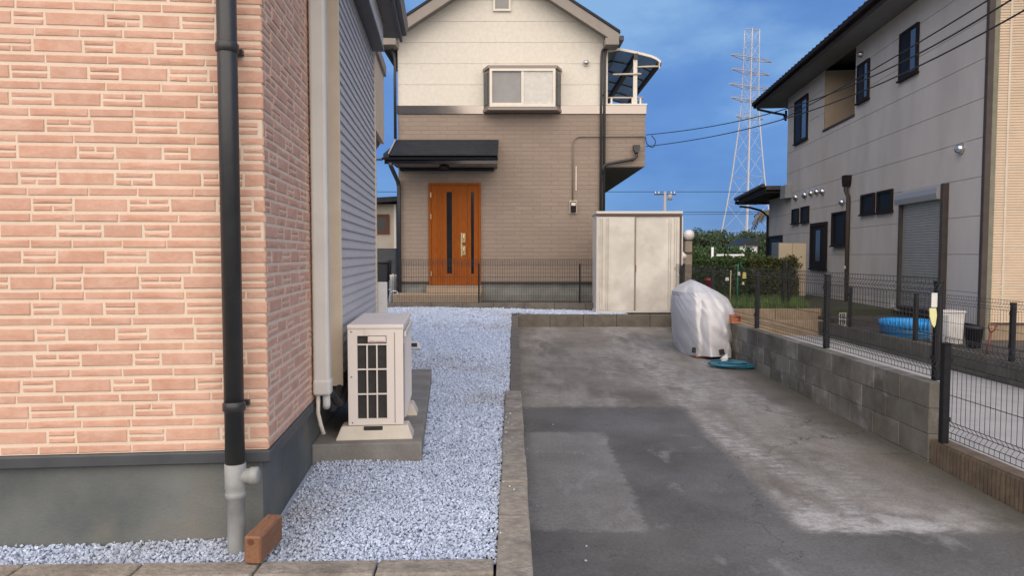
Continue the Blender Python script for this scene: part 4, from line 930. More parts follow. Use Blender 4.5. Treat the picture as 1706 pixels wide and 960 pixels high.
# ------------------------------------------------------------------ behind, on the left: far house, bin, gas cylinder, tap
fh = thing('far_house', 'small cream house with dark roof behind, left of the brown walled house', 'house')
FY = 24.0; f0 = atY(659, 340, FY); fz = atY(659, 414, FY).z
fw_ = MB().box(-9, f0.x, FY, FY + 7, fz, f0.z).build('wall', 'far_cream', fh)
MB().box(-9, f0.x - .02, FY + .02, FY + 7, .5, fz - .001).build('lower_wall', 'flashing', fh)
MB().box(f0.x - .06, f0.x + .012, FY - .015, FY + .05, fz, f0.z - .002).build('corner_trim', 'sash_white', fh)
MB().prism([(-9.5, f0.z - .35), (f0.x + .5, f0.z + .10), (f0.x + .5, f0.z + .25), (-9.5, f0.z - .1)], 1, FY - .5, FY + 7.5).build('roof', 'roof_dark', fh)
sash(fh, atY(600, 300, FY).x, atY(648, 300, FY).x, atY(640, 390, FY).z, atY(640, 357, FY).z, FY - .002, .11, frame='wood_dark', pane='glass_dark', name='window')
bn = atY(640, 470, 17.2)
b_ = thing('storage_bin', 'black bin with loose dark sheeting behind the white post', 'bin', (bn.x - .05, 17.2, .60))
MB().prism([(-.40, 0), (.16, 0), (.20, .85), (-.44, .85)], 1, -.25, .25).build('body', 'bin_dark', b_, bev=.02)
MB().prism([(-.46, .853), (.22, .853), (.18, .93), (-.42, .96)], 1, -.28, .28).build('lid', 'flashing', b_, bev=.015)
g0 = atY(656, 478, 16.3)
gc = thing('gas_cylinder', 'grey gas cylinder standing beside the black downpipe', 'gas cylinder', (g0.x - .01, 16.3, .60))
MB().lathe([(.001, 0), (.09, 0), (.10, .02), (.10, .42), (.085, .49), (.04, .53), (.04, .55)], (0, 0, 0), 18).build('tank', 'gas_grey', gc)
MB().lathe([(.085, .50), (.09, .58), (.085, .585), (.078, .50)], (0, 0, 0), 18).build('collar', 'white_plastic', gc)
MB().lathe([(.02, .55), (.025, .60), (.001, .61)], (0, 0, 0), 10).build('valve', 'brass', gc)
tp = atY(650, 484, 14.75)
st = thing('garden_tap', 'chrome garden tap on a low standpipe by the step', 'tap', (tp.x, 14.75, .58))
MB().lathe([(.03, 0), (.03, .20), (.02, .22), (.02, .32)], (0, 0, 0), 12).build('standpipe', 'gas_grey', st)
MB().tube(curve_pts([(0, 0, .27), (.08, -.02, .30), (.15, -.03, .28), (.17, -.03, .20)], 5), .016, 8).build('spout', 'steel', st)
MB().lathe([(.001, .34), (.045, .335), (.045, .32), (.001, .315)], (0, 0, 0), 10).build('handle', 'steel', st)

# ------------------------------------------------------------------ grey house on the right
RA = -math.atan(.10)
RH = Frame(7.29, 10.70, RA)
rh = thing('grey_house', 'two storey grey panelled house with dark eaves and tan ribbed end wall', 'house', RH.loc, RA)
RW = lambda px, py: RH.hit(px, py, 0, 0.0)
far = RW(1311, 300).y; far2 = RW(1281, 400).y; yg = .30
ec = RH.hit(1258, 180, 0, -.62); RZ = ec.z                     # eave height
ext_z = RH.hit(1226, 337, 0, -.70); 
core = MB().box(.02, 7, .02, far - .005, yg, RZ - .02).build('wall_core', 'panel_gap', rh)
MB().box(.02, 5, far + .0, far2, yg, RW(1311, 296).z - .2).build('extension_core', 'panel_gap', rh)
# recessed upper balcony
r0, r1 = RW(1424, 200), RW(1373, 200); rzb = RW(1400, 206).z - .02; rzt = RZ - .10
rzb = RW(1424, 193).z
def subtract(rects, hole):
    out = []
    for (a, b, c, d) in rects:
        ha, hb, hc_, hd = hole
        if hb <= a or ha >= b or hd <= c or hc_ >= d: out.append((a, b, c, d)); continue
        if ha > a: out.append((a, ha, c, d))
        if hb < b: out.append((hb, b, c, d))
        if hc_ > c: out.append((max(a, ha), min(b, hb), c, hc_))
        if hd < d: out.append((max(a, ha), min(b, hb), hd, d))
    return out
sw = MB().box(.012, .0195, .03, far - .01, yg + .02, RZ - .03).build('side_wall', 'panel_gap', rh)
P0 = RW(1635, 294).z; pz = .607
for k in range(-5, 7):
    z0, z1 = P0 + k * pz, P0 + (k + 1) * pz
    z0 = max(z0, yg + .25); z1 = min(z1, RZ - .012)
    if z1 - z0 < .02: continue
    segs = [(.06, far, z0 + .003, z1 - .003)]
    segs = subtract(segs, (r0.y, r1.y, rzb, rzt + .5))
    if z1 < RW(1311, 300).z: segs.append((far + .006, far2, z0 + .003, z1 - .003))
    for (a, b, c, d) in segs: MB().box(-.006, .0118, a, b, c, d).build('panel', 'panel_grey', sw, bev=.004)
MB().box(.013, 6, .035, far2 - .02, .2, yg + .245).build('foundation', 'foundation_back', rh)
MB().box(-.02, .0115, .06, far2, yg + .215, yg + .247).build('base_flashing', 'frame_brown', rh)
# loggia inside: shown as a deep niche
core.data.clear_geometry()
b = MB()
b.box(.02, 7, .02, r0.y - .012, yg, RZ - .02); b.box(.02, 7, r1.y + .012, far - .005, yg, RZ - .02); b.box(.02, 7, r0.y - .011, r1.y + .011, yg, rzb - .02); b.box(1.3, 7, r0.y - .011, r1.y + .011, rzb - .019, RZ - .02)
tmp = b.build('tmp', 'panel_gap'); core.data = tmp.data; bpy.data.objects.remove(tmp)
sw.data.clear_geometry()
b = MB(); [b.box(.012, .0195, a, c_, z0, z1) for a, c_, z0, z1 in subtract([(.03, far - .01, yg + .02, RZ - .03)], (r0.y, r1.y, rzb - .015, RZ))]
tmp = b.build('tmp', 'panel_gap'); sw.data = tmp.data; bpy.data.objects.remove(tmp)
lg = MB().box(1.27, 1.295, r0.y, r1.y, rzb - .01, RZ - .03).build('loggia', 'loggia', rh)
MB().box(.0, 1.268, r1.y - .0, r1.y + .010, rzb - .01, RZ - .03).build('loggia_side', 'loggia', lg)
MB().box(.0, 1.268, r0.y - .010, r0.y, rzb - .01, RZ - .03).build('loggia_side', 'loggia', lg)
MB().box(.0, 1.268, r0.y, r1.y, rzb - .018, rzb - .006).build('loggia_floor', 'brown_trim', lg)
MB().box(-.035, .05, r0.y - .02, r1.y + .02, rzb - .005, rzb + .045).build('loggia_sill', 'brown_trim', lg, bev=.004)
# corner trims
MB().box(-.03, .055, -.03, .055, yg, RZ - .03).build('corner_trim', 'brown_trim', rh, bev=.006)
MB().box(.0555, .13, -.026, .01, yg, RZ - .03).build('corner_trim', 'moss_trim', rh, bev=.004)
# tan ribbed end wall
ew = MB().box(.131, 7, .0, .019, yg, RZ - .03).build('end_wall', 'tan_rib', rh)
rb = MB(); z = yg + .3
while z < RZ - .1:
    rb.prism([(-.0003, z), (-.012, z + .004), (-.012, z + .026), (-.0003, z + .032)], 0, .132, 6.9); z += .0405
tag(rb.build('rib', 'tan_rib', ew), kind='stuff')
MB().box(.131, 6.9, -.02, -.0125, yg + .27, yg + .30).build('base_trim', 'brown_trim', ew)
MB().box(.131, 6.9, -.006, -.0005, yg + .02, yg + .268).build('end_foundation', 'tan_wall', ew)
for zz in [P0 + k * .607 + .1 for k in range(-3, 6)]: MB().box(.14, 6.9, -.0145, -.0125, zz, zz + .012).build('lap_joint', 'cream_trim', ew)
MB().box(.28, .31, -.016, -.0125, yg + .3, RZ - .1).build('joiner', 'cream_trim', ew)
# roof: eaves, soffit, gutter, hipped top
y0, y1, xe = -.65, ec.y, -.62
MB().box(xe + .04, .02, y0, y1 - .03, RZ - .012, RZ + .004).build('soffit', 'soffit_grey', rh)
MB().box(.021, 7, far + .002, y1 - .03, RZ - .012, RZ + .004).build('soffit', 'soffit_grey', rh)
MB().box(xe + .005, xe + .035, y0, y1 - .005, RZ - .03, RZ + .19).build('fascia', 'brown_trim', rh)
MB().box(xe - .11, xe + .003, y0, y1, RZ + .05, RZ + .17).build('gutter', 'frame_brown', rh, bev=.02, seg=2)
MB().box(xe - .04, 7, y1 - .02, y1 + .10, RZ + .0, RZ + .17).build('gutter', 'frame_brown', rh, bev=.02)
rz0 = RZ + .19; tp_ = 1.5
MB().add([(xe, y0, rz0), (7.6, y0, rz0), (7.6, y1, rz0), (xe, y1, rz0), (3.5, y0 + 4.1, rz0 + 1.75), (3.5, y1 - 4.1, rz0 + 1.75)], [(0, 1, 4), (1, 2, 5, 4), (2, 3, 5), (3, 0, 4, 5), (3, 2, 1, 0)]).build('roof', 'tile_roof', rh)
rt = MB()
for k in range(int((y1 - y0) / .28)): rt.tube([(xe - .02, y0 + .14 + k * .28, rz0 + .02), (xe + .3, y0 + .14 + k * .28, rz0 + .16)], .045, 6)
tag(rt.build('eave_tile', 'tile_roof', rh), kind='stuff')
MB().tube([RH.hit(1262, 182, 0, xe), RH.hit(1280, 186, 0, xe * .6), RH.hit(1306, 191, 0, -.05), RH.hit(1309, 200, 0, -.045)], .035, 8).build('downpipe', 'frame_brown', rh)
MB().tube([RH.hit(1309.5, 184, 0, -.05), RH.hit(1309.5, 196, 0, -.05)], .035, 8).build('downpipe', 'frame_brown', rh)
# lean-to roof at the far end
le = ext_z; lz0 = le.z; ly1 = le.y; ly0 = far - .05
la = RH.hit(1313, 303, 0, -.62); lzt = la.z
pts = [(ly1, lz0 - .02), (ly1, lz0 + .10), (ly0, lzt + .12), (ly0, lzt)]
lr = MB().prism(pts, 0, -.62, 4).build('lean_to_roof', 'tile_roof', rh)
nT = 14
for k in range(nT):
    t = k / nT; yy = ly1 + (ly0 - ly1) * t; zz = lz0 + .10 + (lzt + .02 - lz0) * t
    MB().tube([(-.70, yy, zz + .01), (-.70, yy + (ly0 - ly1) / nT * .96, zz + .01 + (lzt - lz0) / nT)], [.075, .06], 8).build('verge_tile', 'tile_roof', lr)
MB().prism([(ly1, lz0 - .10), (ly1, lz0 - .022), (ly0, lzt - .004), (ly0, lzt - .12)], 0, -.64, -.60).build('bargeboard', 'frame_brown', lr)
MB().prism([(ly1 - .1, lz0 - .10), (ly1 - .1, lz0 - .05), (ly0, lzt - .05), (ly0, lzt - .10)], 0, -.598, .0).build('soffit', 'frame_brown', lr)
MB().box(-.72, 4, ly1 - .02, ly1 + .10, lz0 - .08, lz0 + .04).build('gutter', 'frame_brown', lr, bev=.02)
pxy = RW(1272, 400)
MB().tube([RH.hit(1232, 344, 0, -.66), RH.hit(1250, 346, 0, -.3), RH.hit(1268, 351, 0, -.05), (-.05, far2 + .02, RW(1272, 362).z), (-.05, far2 + .02, yg)], .035, 8).build('downpipe', 'frame_brown', lr)
# windows etc.
def rwin(x0, x1, y0, y1, pane='glass_dark', fw=.05, frame='frame_brown', name='window', deep=.05, split=False):
    a, b = RW(x0, (y0 + y1) / 2).y, RW(x1, (y0 + y1) / 2).y; a, b = min(a, b), max(a, b); xm = (x0 + x1) / 2
    z1, z0 = RW(xm, y0).z, RW(xm, y1).z
    m = MB(); m.box(-.006 - deep, -.0065, a, a + fw, z0, z1); m.box(-.006 - deep, -.0065, b - fw, b, z0, z1); m.box(-.006 - deep, -.0065, a + fw, b - fw, z0, z0 + fw); m.box(-.006 - deep, -.0065, a + fw, b - fw, z1 - fw, z1)
    w = m.build(name, frame, rh)
    MB().box(-.006 - deep * .5, -.006 - deep * .25, a + fw, b - fw, z0 + fw, z1 - fw).build('pane', pane, w)
    MB().box(-.03 - deep, -.0066, a - .03, b + .03, z0 - .035, z0 - .001).build('sill', frame, w)
    if split:
        ym = a + (b - a) * .48; MB().box(-.006 - deep * .8, -.006 - deep * .52, ym - .025, ym + .025, z0 + fw, z1 - fw).build('stile', frame, w)
        MB().box(-.006 - deep * .72, -.006 - deep * .52, ym + .026, b - fw, z0 + fw, z1 - fw).build('pane', 'glass_matte', w)
    return w, (a, b, z0, z1)
rwin(1502, 1532, 47, 126, 'glass_sky', split=True); rwin(1431, 1450, 103, 167, 'glass_sky', split=True); rwin(1326, 1347, 163, 235, 'glass_sky', split=True)
rwin(1464, 1489, 317, 353, 'glass_matte'); rwin(1437, 1459, 323, 356, 'glass_matte'); rwin(1336.5, 1349, 344, 370, 'glass_matte'); rwin(1321.5, 1332, 348, 372, 'glass_matte')
rwin(1391, 1413, 353, 409, 'glass_matte', deep=.09); 
w, (a, b, z0, z1) = rwin(1352, 1379, 371, 448, name='back_door', pane='frame_brown', fw=.09)
MB().box(-.046, -.033, a + (b - a) * .35, a + (b - a) * .62, z0 + .2, z1 - .2).build('door_glass', 'glass_dark', w)
rwin(1280, 1304, 393, 432, 'glass_matte', fw=.08)
# roller shutter
sa_, sb_ = RW(1579, 420).y, RW(1503, 420).y; szt, szb = RW(1540, 337).z, RW(1540, 516).z; szb = max(szb, yg + .2)
shut = MB().box(-.03, -.0064, sa_ + .10, sb_ - .08, szb, szt).build('roller_shutter', 'shutter', rh)
sl_ = MB(); z = szb + .01
while z < szt - .03: sl_.prism([(-.0302, z), (-.040, z + .012), (-.040, z + .036), (-.0302, z + .046)], 1, sa_ + .102, sb_ - .082); z += .048
tag(sl_.build('slat', 'shutter', shut), kind='stuff')
MB().box(-.10, -.0063, sa_, sa_ + .098, szb - .04, szt + .26).build('guide_rail', 'brown_trim', shut, bev=.004)
MB().box(-.09, -.0063, sb_ - .078, sb_, szb - .04, szt + .001).build('guide_rail', 'brown_trim', shut, bev=.004)
MB().prism([(-.0062, szt + .002), (-.15, szt + .002), (-.17, szt + .10), (-.15, szt + .20), (-.0062, szt + .27)], 1, sa_ + .1, sb_ + .02).build('shutter_box', 'shutter_box', shut)
MB().box(-.10, -.0063, sa_ + .1, sb_ - .08, szb - .06, szb - .002).build('shutter_sill', 'frame_brown', shut)
# hopper and downpipe
dq = RW(1414, 420); hz2 = RW(1414, 293).z
MB().prism([(dq.y - .10, hz2), (dq.y + .10, hz2), (dq.y + .09, hz2 - .14), (dq.y + .045, hz2 - .26), (dq.y - .045, hz2 - .26), (dq.y - .09, hz2 - .14)], 0, -.16, -.0065).build('rain_hopper', 'frame_brown', rh)
MB().tube([(-.10, dq.y, hz2 - .24), (-.10, dq.y, hz2 - .34), (-.06, dq.y - .06, hz2 - .5), (-.06, dq.y - .06, .36)], .045, 10).build('downpipe', 'brown_trim', rh)
MB().box(-.12, -.10, dq.y - .10, dq.y - .05, RW(1414, 448).z, RW(1414, 443).z).build('pipe_clip', 'white_plastic', rh)
# vents, lamp, wall box
def hood(px, py, r):
    q = RW(px, py)
    MB().lathe([(r, .0), (r, -.03), (r * .85, -.07), (r * .5, -.10), (.001, -.11)], (-.0065, q.y, q.z), 14, axis=0).lathe([(r * .9, -.002), (r * 1.15, -.001), (r * 1.15, 0)], (-.0065, q.y, q.z), 14, axis=0).build('vent_hood', 'steel', rh)
for px, py, r in ((1327.5, 329, .10), (1342.5, 325, .10), (1353.5, 322, .085), (1363, 319.5, .085), (1372.5, 319, .09), (1405.5, 337, .08), (1437, 90, .07), (1603, 248, .085)): hood(px, py, r)
q = RW(1315, 320); MB().box(-.20, -.0065, q.y - .30, q.y + .25, q.z - .20, q.z + .20).build('meter_box', 'gas_grey', rh, bev=.01)
q = RW(1489, 508); MB().box(-.05, -.0065, q.y - .04, q.y + .04, q.z - .05, q.z + .05).build('outlet', 'white_plastic', rh, bev=.006)

# beige cabinet against the grey house
ca0 = RH.hit(1343, 450, 0, -.75); cb = RH.hit(1296, 450, 1, ca0.y)
cz0, cz1 = .575, RH.hit(1320, 404, 1, ca0.y).z
cbn = thing('storage_cabinet', 'tall beige storage cabinet standing against the grey house', 'cabinet', RH.M @ Vector((cb.x, ca0.y, 0)), RA)
cw = ca0.x - cb.x
MB().box(0, cw, 0, .6, cz0 + .06, cz1).build('body', 'cabinet_side', cbn, bev=.008)
for a, b in ((.01, cw * .5 - .004), (cw * .5 + .004, cw - .01)): MB().box(a, b, -.02, -.001, cz0 + .08, cz1 - .02).build('door', 'cabinet', cbn, bev=.004)
MB().box(.02, cw - .02, .02, .58, cz0, cz0 + .059).build('plinth', 'cabinet_side', cbn)
# two short dark posts by the cabinet
for px, nm in ((1305, 'left one of two thin dark posts on the grass before the beige cabinet'), (1314, 'right one of two thin dark posts on the grass before the beige cabinet')):
    q0, q1 = atY(px, 489, 14.2), atY(px, 436, 14.2)
    o = MB().box(-.028, .028, -.028, .028, .57, q1.z).build('fence_post', 'post_black', None, bev=.004); o.location = (q0.x, 14.2, 0)
    tag(o, nm, 'post', 'pair of thin dark posts')
    MB().box(-.032, .032, -.032, .032, q1.z + .001, q1.z + .014).build('post_cap', 'post_black', o)

# ------------------------------------------------------------------ yard things
yz = .33
pl0, pl1 = atY(1466, 560, 11.3), atY(1548, 560, 11.3)
pl = thing('paddling_pool', 'bright blue plastic paddling pool on the soil behind the dark wall', 'paddling pool', ((pl0.x + pl1.x) / 2 + .06, 11.3, yz))
rr = (pl1.x - pl0.x) / 2 + .02; pr2 = []
MB().lathe([(rr - .06, .0), (rr - .02, .12), (rr, .24), (rr - .015, .26), (rr - .05, .24), (rr - .08, .10), (rr - .10, .03), (.001, .03)], (0, 0, 0), 40).build('tub', 'pool_blue', pl)
rbm = MB()
for k in range(40):
    a = 2 * math.pi * k / 40; rbm.tube([((rr - .005) * math.cos(a), (rr - .005) * math.sin(a), .13), ((rr + .004) * math.cos(a), (rr + .004) * math.sin(a), .25)], .012, 5)
tag(rbm.build('rib', 'pool_blue', pl), kind='stuff')
MB().lathe([(rr - .035, .05), (rr - .018, .11), (rr - .012, .115), (rr - .03, .05)], (0, 0, 0), 40).build('lower_band', 'pool_dark', pl)
bq0, bq1 = atY(1567, 575, 10.15), atY(1608, 522, 10.15)
bx_ = thing('white_box', 'dented whitish plastic box standing behind the fence post', 'box', (bq0.x, 10.15, yz))
wb, hb = bq1.x - bq0.x, bq1.z - yz
MB().prism([(0.02, 0), (wb - .02, 0), (wb, hb), (0, hb)], 1, 0, .30).build('body', 'bucket', bx_, bev=.012, seg=2)
MB().box(-.015, wb + .015, -.015, .315, hb + .001, hb + .03).build('lid', 'bucket', bx_, bev=.008)
MB().box(.005, wb * .28, -.006, -.001, .03, hb - .03).build('side_strip', 'gas_grey', bx_)
dq0 = atY(1610, 580, 9.75); 
db = thing('dark_pot', 'dark plastic pot beside the whitish box', 'pot', (dq0.x + .10, 9.75, yz))
MB().lathe([(.001, 0), (.085, 0), (.115, .27), (.125, .27), (.125, .31), (.105, .31), (.10, .25), (.001, .24)], (0, 0, 0), 18).build('shell', 'bin_dark', db)
MB().lathe([(.097, .252), (.001, .27)], (0, 0, 0), 12).build('earth', 'soil', db)
s0, s1 = atY(1643, 590, 9.1), atY(1654, 541, 9.1)
sv = thing('shovel', 'rusty red D handled shovel stuck upright in the soil', 'shovel', (s0.x, 9.1, yz))
top = Vector((s1.x - s0.x, 0, s1.z - yz)); d = top.normalized()
MB().tube([d * -.02, top * .72], .014, 8).build('shaft', 'rust', sv)
u = Vector((d.z, 0, -d.x)); MB().tube([top * .72, top * .86 - u * .045, top - u * .05, top + u * .05, top * .86 + u * .045, top * .72], .012, 6).build('grip', 'rust', sv)
MB().prism([(-.09, -.0), (.09, -.0), (.085, -.14), (0, -.24), (-.085, -.14)], 1, -.004, .004).build('blade', 'rust', sv)
q0 = atY(1403, 537, 12.85)
wf = thing('white_crate', 'small white wire crate at the foot of the downpipe', 'crate', (q0.x - .06, 12.85, yz))
for i in range(4): MB().box(0.04 * i, .04 * i + .012, -.006, .006, 0, .24).build('bar', 'white_plastic', wf)
for z in (.0, .11, .228): MB().box(-.004, .136, -.012, -.0062, z, z + .014).build('rail', 'white_plastic', wf)
MB().box(0, .132, .007, .10, .0, .012).build('base', 'white_plastic', wf)
# tags tied to the fence post
pt = Vector((wx(5.36) + .075 - .045 * 0, 5.36, 0)); q0 = atY(1556, 500, 5.29); q1 = atY(1553, 530, 5.29)
t1 = MB().box(-.022, .022, -.002, .002, -.055, .055).build('white_tag', 'white_plastic', None); t1.location = (q0.x, 5.285, q0.z); tag(t1, 'white plastic strip tied near the top of the fence post', 'tag')
t2 = MB().prism([(-.030, .075), (.022, .078), (.030, .02), (.022, -.05), (.012, -.075), (-.008, -.05), (-.026, .01)], 1, -.003, .003).build('yellow_tag', 'yellow_tag', None, bev=.002); t2.location = (q1.x, 5.28, q1.z); tag(t2, 'pale yellow oval tag hanging below the white strip on the fence post', 'tag')

# ------------------------------------------------------------------ plants
def leaves(n, sampler, size, tilt=1.0):
    P = sampler(n); n = len(P); Rm = rotmats(n); s = RNG.uniform(.6, 1.3, n) * size
    q = np.array([(-.5, 0, 0), (0, -.28, .05), (.5, 0, 0), (0, .28, .05)])
    V = np.einsum('nij,kj->nki', Rm, q) * s[:, None, None] + P[:, None, :]
    return V.reshape(-1, 3), (np.arange(n * 4).reshape(n, 4)), np.repeat(RNG.random(n), 4)
def clumps(c, rad, nclump, csize):
    """leaf positions in clumps spread over an ellipsoid: uneven outline, gaps between clumps"""
    cs = RNG.normal(size=(nclump, 3)); cs /= np.linalg.norm(cs, axis=1)[:, None]; cs *= RNG.uniform(.35, 1, nclump)[:, None] ** .5
    cs = cs * np.array(rad) + np.array(c); cr = RNG.uniform(.6, 1.3, nclump) * csize
    def f(n):
        i = RNG.integers(0, nclump, n); d = RNG.normal(size=(n, 3)); d /= np.linalg.norm(d, axis=1)[:, None]
        return cs[i] + d * (RNG.random(n) ** .45 * cr[i])[:, None]
    return f
def tree(name, label, cat, loc, h, rad, n, leafsize, m='leaf_far', group=None, trunk=.25, csize=None, nclump=40):
    t = thing(name, label, cat, loc, 0, group)
    V, Fq, rn = leaves(n, clumps((0, 0, h - rad[2]), rad, nclump, csize or rad[0] * .33), leafsize)
    npmesh('crown', V, Fq, m, t, rn)
    tr = MB(); tr.tube([(0, 0, -.1), (.05 * h * .1, 0, h * .35), (0, .02 * h, h * .7)], [trunk, trunk * .7, trunk * .35], 8)
    for k in range(5):
        a = k * 1.3 + .4; tr.tube([(0, 0, h * (.3 + .07 * k)), (rad[0] * .55 * math.cos(a), rad[1] * .55 * math.sin(a), h * (.5 + .08 * k))], [trunk * .4, trunk * .15], 6)
    tr.build('trunk', 'bark', t); return t
# hedge behind the retaining wall
def hedge_sampler(hx, hy, h):
    def f(n):
        p = RNG.uniform(-1, 1, (n, 3)); k = RNG.integers(0, 3, n); side = RNG.choice([-1, 1], n)
        shell = RNG.random(n) < .8
        for ax in range(3):
            m_ = shell & (k == ax); p[m_, ax] = side[m_] * RNG.uniform(.82, 1.03, m_.sum())
        amp = np.array([mnoise.noise((a * 2.5 + hx * 7, b * 2.5, c * 2.5)) for a, b, c in p]) * .24 + np.array([mnoise.noise((a * 6, b * 6, c * 6 + hx)) for a, b, c in p]) * .14
        p = p * (1 + amp[:, None]); return p * np.array([hx, hy, h / 2]) + np.array([0, 0, h / 2])
    return f
for (px, Y, hx, top, m, lab) in ((1178, 17.6, .50, 433, 'leaf', 'dense dark green hedge bush beside the globe lamp pillar'), (1229, 17.2, .46, 432, 'leaf', 'dense green hedge bush in the middle, behind the garden stakes'), (1283, 16.9, .50, 432, 'leaf_warm', 'olive tinted hedge bush next to the beige cabinet')):
    c = atY(px, top, Y); h = c.z - .57
    t = thing('hedge_bush', lab, 'bush', (c.x, Y, .57), 0, 'bushes of the hedge above the tan wall')
    V, Fq, rn = leaves(15000, hedge_sampler(hx, .45, h), .06); npmesh('crown', V, Fq, m, t, rn)
    tr = MB()
    for k in range(5): tr.tube([(.1 * math.cos(k * 1.3), .1 * math.sin(k * 1.3), -.05), (.25 * math.cos(k * 1.3), .2 * math.sin(k * 1.3), h * .7)], [.03, .012], 6)
    tr.tube([(0, 0, -.05), (0, 0, h * .8)], [.12, .02], 6)
    tr.build('trunk', 'bark', t)
# far trees
for px, Y, top, wid, lab in ((1165, 105, 388, 4.2, 'far dark green tree just right of the globe lamp'), (1188, 118, 386, 4.5, 'far broad tree second from the globe lamp'), (1206, 112, 386, 4.0, 'far tree left of the pylon foot'), (1232, 125, 392, 4.0, 'far tree directly behind the pylon foot'), (1250, 115, 387, 3.8, 'far rounded tree between pylon and grey house'), (1272, 122, 390, 3.8, 'far tree nearest to the grey house'), (1150, 112, 390, 4.0, 'far tree mostly behind the globe lamp')):
    c = atY(px, top, Y); h = c.z + .16
    tree('far_tree', lab, 'tree', (c.x, Y, -.16), h, (wid * .62, wid * .6, h * .46), 5000, .42, 'leaf_far', 'treeline in the distance', .3, csize=1.1, nclump=45)
for i, (px, Y, top) in enumerate(((1172, 60, 405), (1205, 66, 408), (1240, 62, 417))):
    c = atY(px, top, Y); h = c.z + .16
    tree('far_shrub', ('bright green mid-distance bush near the globe lamp pillar', 'mid-distance bush left of the white roadside house', 'low mid-distance bush under the white roadside house')[i], 'bush', (c.x, Y, -.16), h, (1.6, 1.4, h * .5), 4000, .22, 'leaf', 'mid-distance bushes', .1, csize=.6, nclump=40)
# palm
pc = atY(1262, 352, 36)
pm = thing('palm_tree', 'palm with dry brownish fronds behind the corner of the grey house', 'palm', (pc.x + .62, 36, .1))
MB().tube([(0, 0, -.2), (.05, 0, pc.z * .5), (0, 0, pc.z - .1)], [.13, .12, .11], 10).build('trunk', 'bark', pm)
for k in range(16):
    a = k * 2.4; L_ = random.uniform(.7, 1.1); dr_ = random.uniform(.2, 1.0); m = MB()
    P = [Vector((L_ * t * math.cos(a), L_ * t * math.sin(a), pc.z - .1 + .35 * t - (dr_ + .3) * t * t)) for t in (0, .25, .5, .75, 1)]
    side_ = Vector((-math.sin(a), math.cos(a), 0))
    for i in range(len(P) - 1):
        for s in (-1, 1):
            for j in range(3):
                b0 = P[i].lerp(P[i + 1], j / 3); m.add([b0, b0 + (P[i + 1] - P[i]) * .3, b0 + side_ * s * .22 + (P[i + 1] - P[i]) * .5 + Vector((0, 0, -.1))], [(0, 1, 2)])
    m.tube(P, .015, 5); m.build('frond', 'palm_dry', pm)
# grass on the lawn
n = 9000; gxx = RNG.uniform(4.0, 7.6, n); gyy = RNG.uniform(13.75, 16.0, n); keepm = gxx < 6.6 - .3 * (16 - gyy); gxx, gyy = gxx[keepm], gyy[keepm]; n = len(gxx)
hh = RNG.uniform(.06, .22, n); a = RNG.uniform(0, 6.28, n); w_ = .008; lean = RNG.normal(0, .05, (n, 2))
V = np.stack([np.stack([gxx - w_ * np.cos(a), gyy - w_ * np.sin(a), np.full(n, .57)], 1), np.stack([gxx + w_ * np.cos(a), gyy + w_ * np.sin(a), np.full(n, .57)], 1), np.stack([gxx + lean[:, 0], gyy + lean[:, 1], .57 + hh], 1)], 1).reshape(-1, 3)
tag(npmesh('grass', V, np.arange(3 * n).reshape(n, 3), 'blade', rnd=np.repeat(RNG.random(n), 3)), 'tufts of green grass above the tan retaining wall', 'grass', kind='stuff')
# stakes with tags in the garden
def stake(px, top, m, label, tags):
    c = atY(px, top, 14.6); t = thing('garden_stake', label, 'garden stake', (c.x, 14.6, .57), 0, 'stakes in the garden bed')
    MB().tube([(0, 0, -.05), (.01, 0, c.z - .57)], .014, 6).build('pole', m, t)
    for (tx, ty, w, h, mm) in tags:
        q = atY(tx, ty, 14.55); MB().prism([(q.x - c.x - w / 2, q.z - .57 - h / 2), (q.x - c.x + w / 2, q.z - .57 - h / 2), (q.x - c.x + w * .35, q.z - .57 + h / 2), (q.x - c.x - w * .35, q.z - .57 + h / 2)], 1, -.06, -.045).build('tag', mm, t)
    return t
stake(1217, 450, 'bamboo', 'tan bamboo stake with a small white tag', [(1211, 465, .08, .07, 'cloth_white')])
t = stake(1229, 440, 'green_pole', 'tall green stake with white and yellow hanging tags', [(1231, 456, .06, .07, 'cloth_white'), (1240, 459, .085, .13, 'yellow'), (1238, 472, .05, .06, 'yellow_tag')])
MB().tube([(.01, 0, atY(1229, 440, 14.6).z - .57), (.05, 0, atY(1229, 438, 14.6).z - .57), (.14, -.03, atY(1240, 452, 14.6).z - .57)], .006, 5).build('hook', 'green_pole', t)
rp = atY(1181, 470, 14.9)
t = thing('red_pot', 'dark red plant pot showing behind the silver cover', 'pot', (rp.x, 14.9, .57))
MB().lathe([(.001, 0), (.06, 0), (.075, rp.z - .57 + .02), (.088, rp.z - .57 + .02), (.088, rp.z - .57 + .08), (.07, rp.z - .57 + .08), (.001, rp.z - .57 + .03)], (0, 0, 0), 16).build('shell', 'red_pot', t)
MB().lathe([(.068, rp.z - .57 + .045), (.001, rp.z - .57 + .055)], (0, 0, 0), 12).build('earth', 'soil', t)

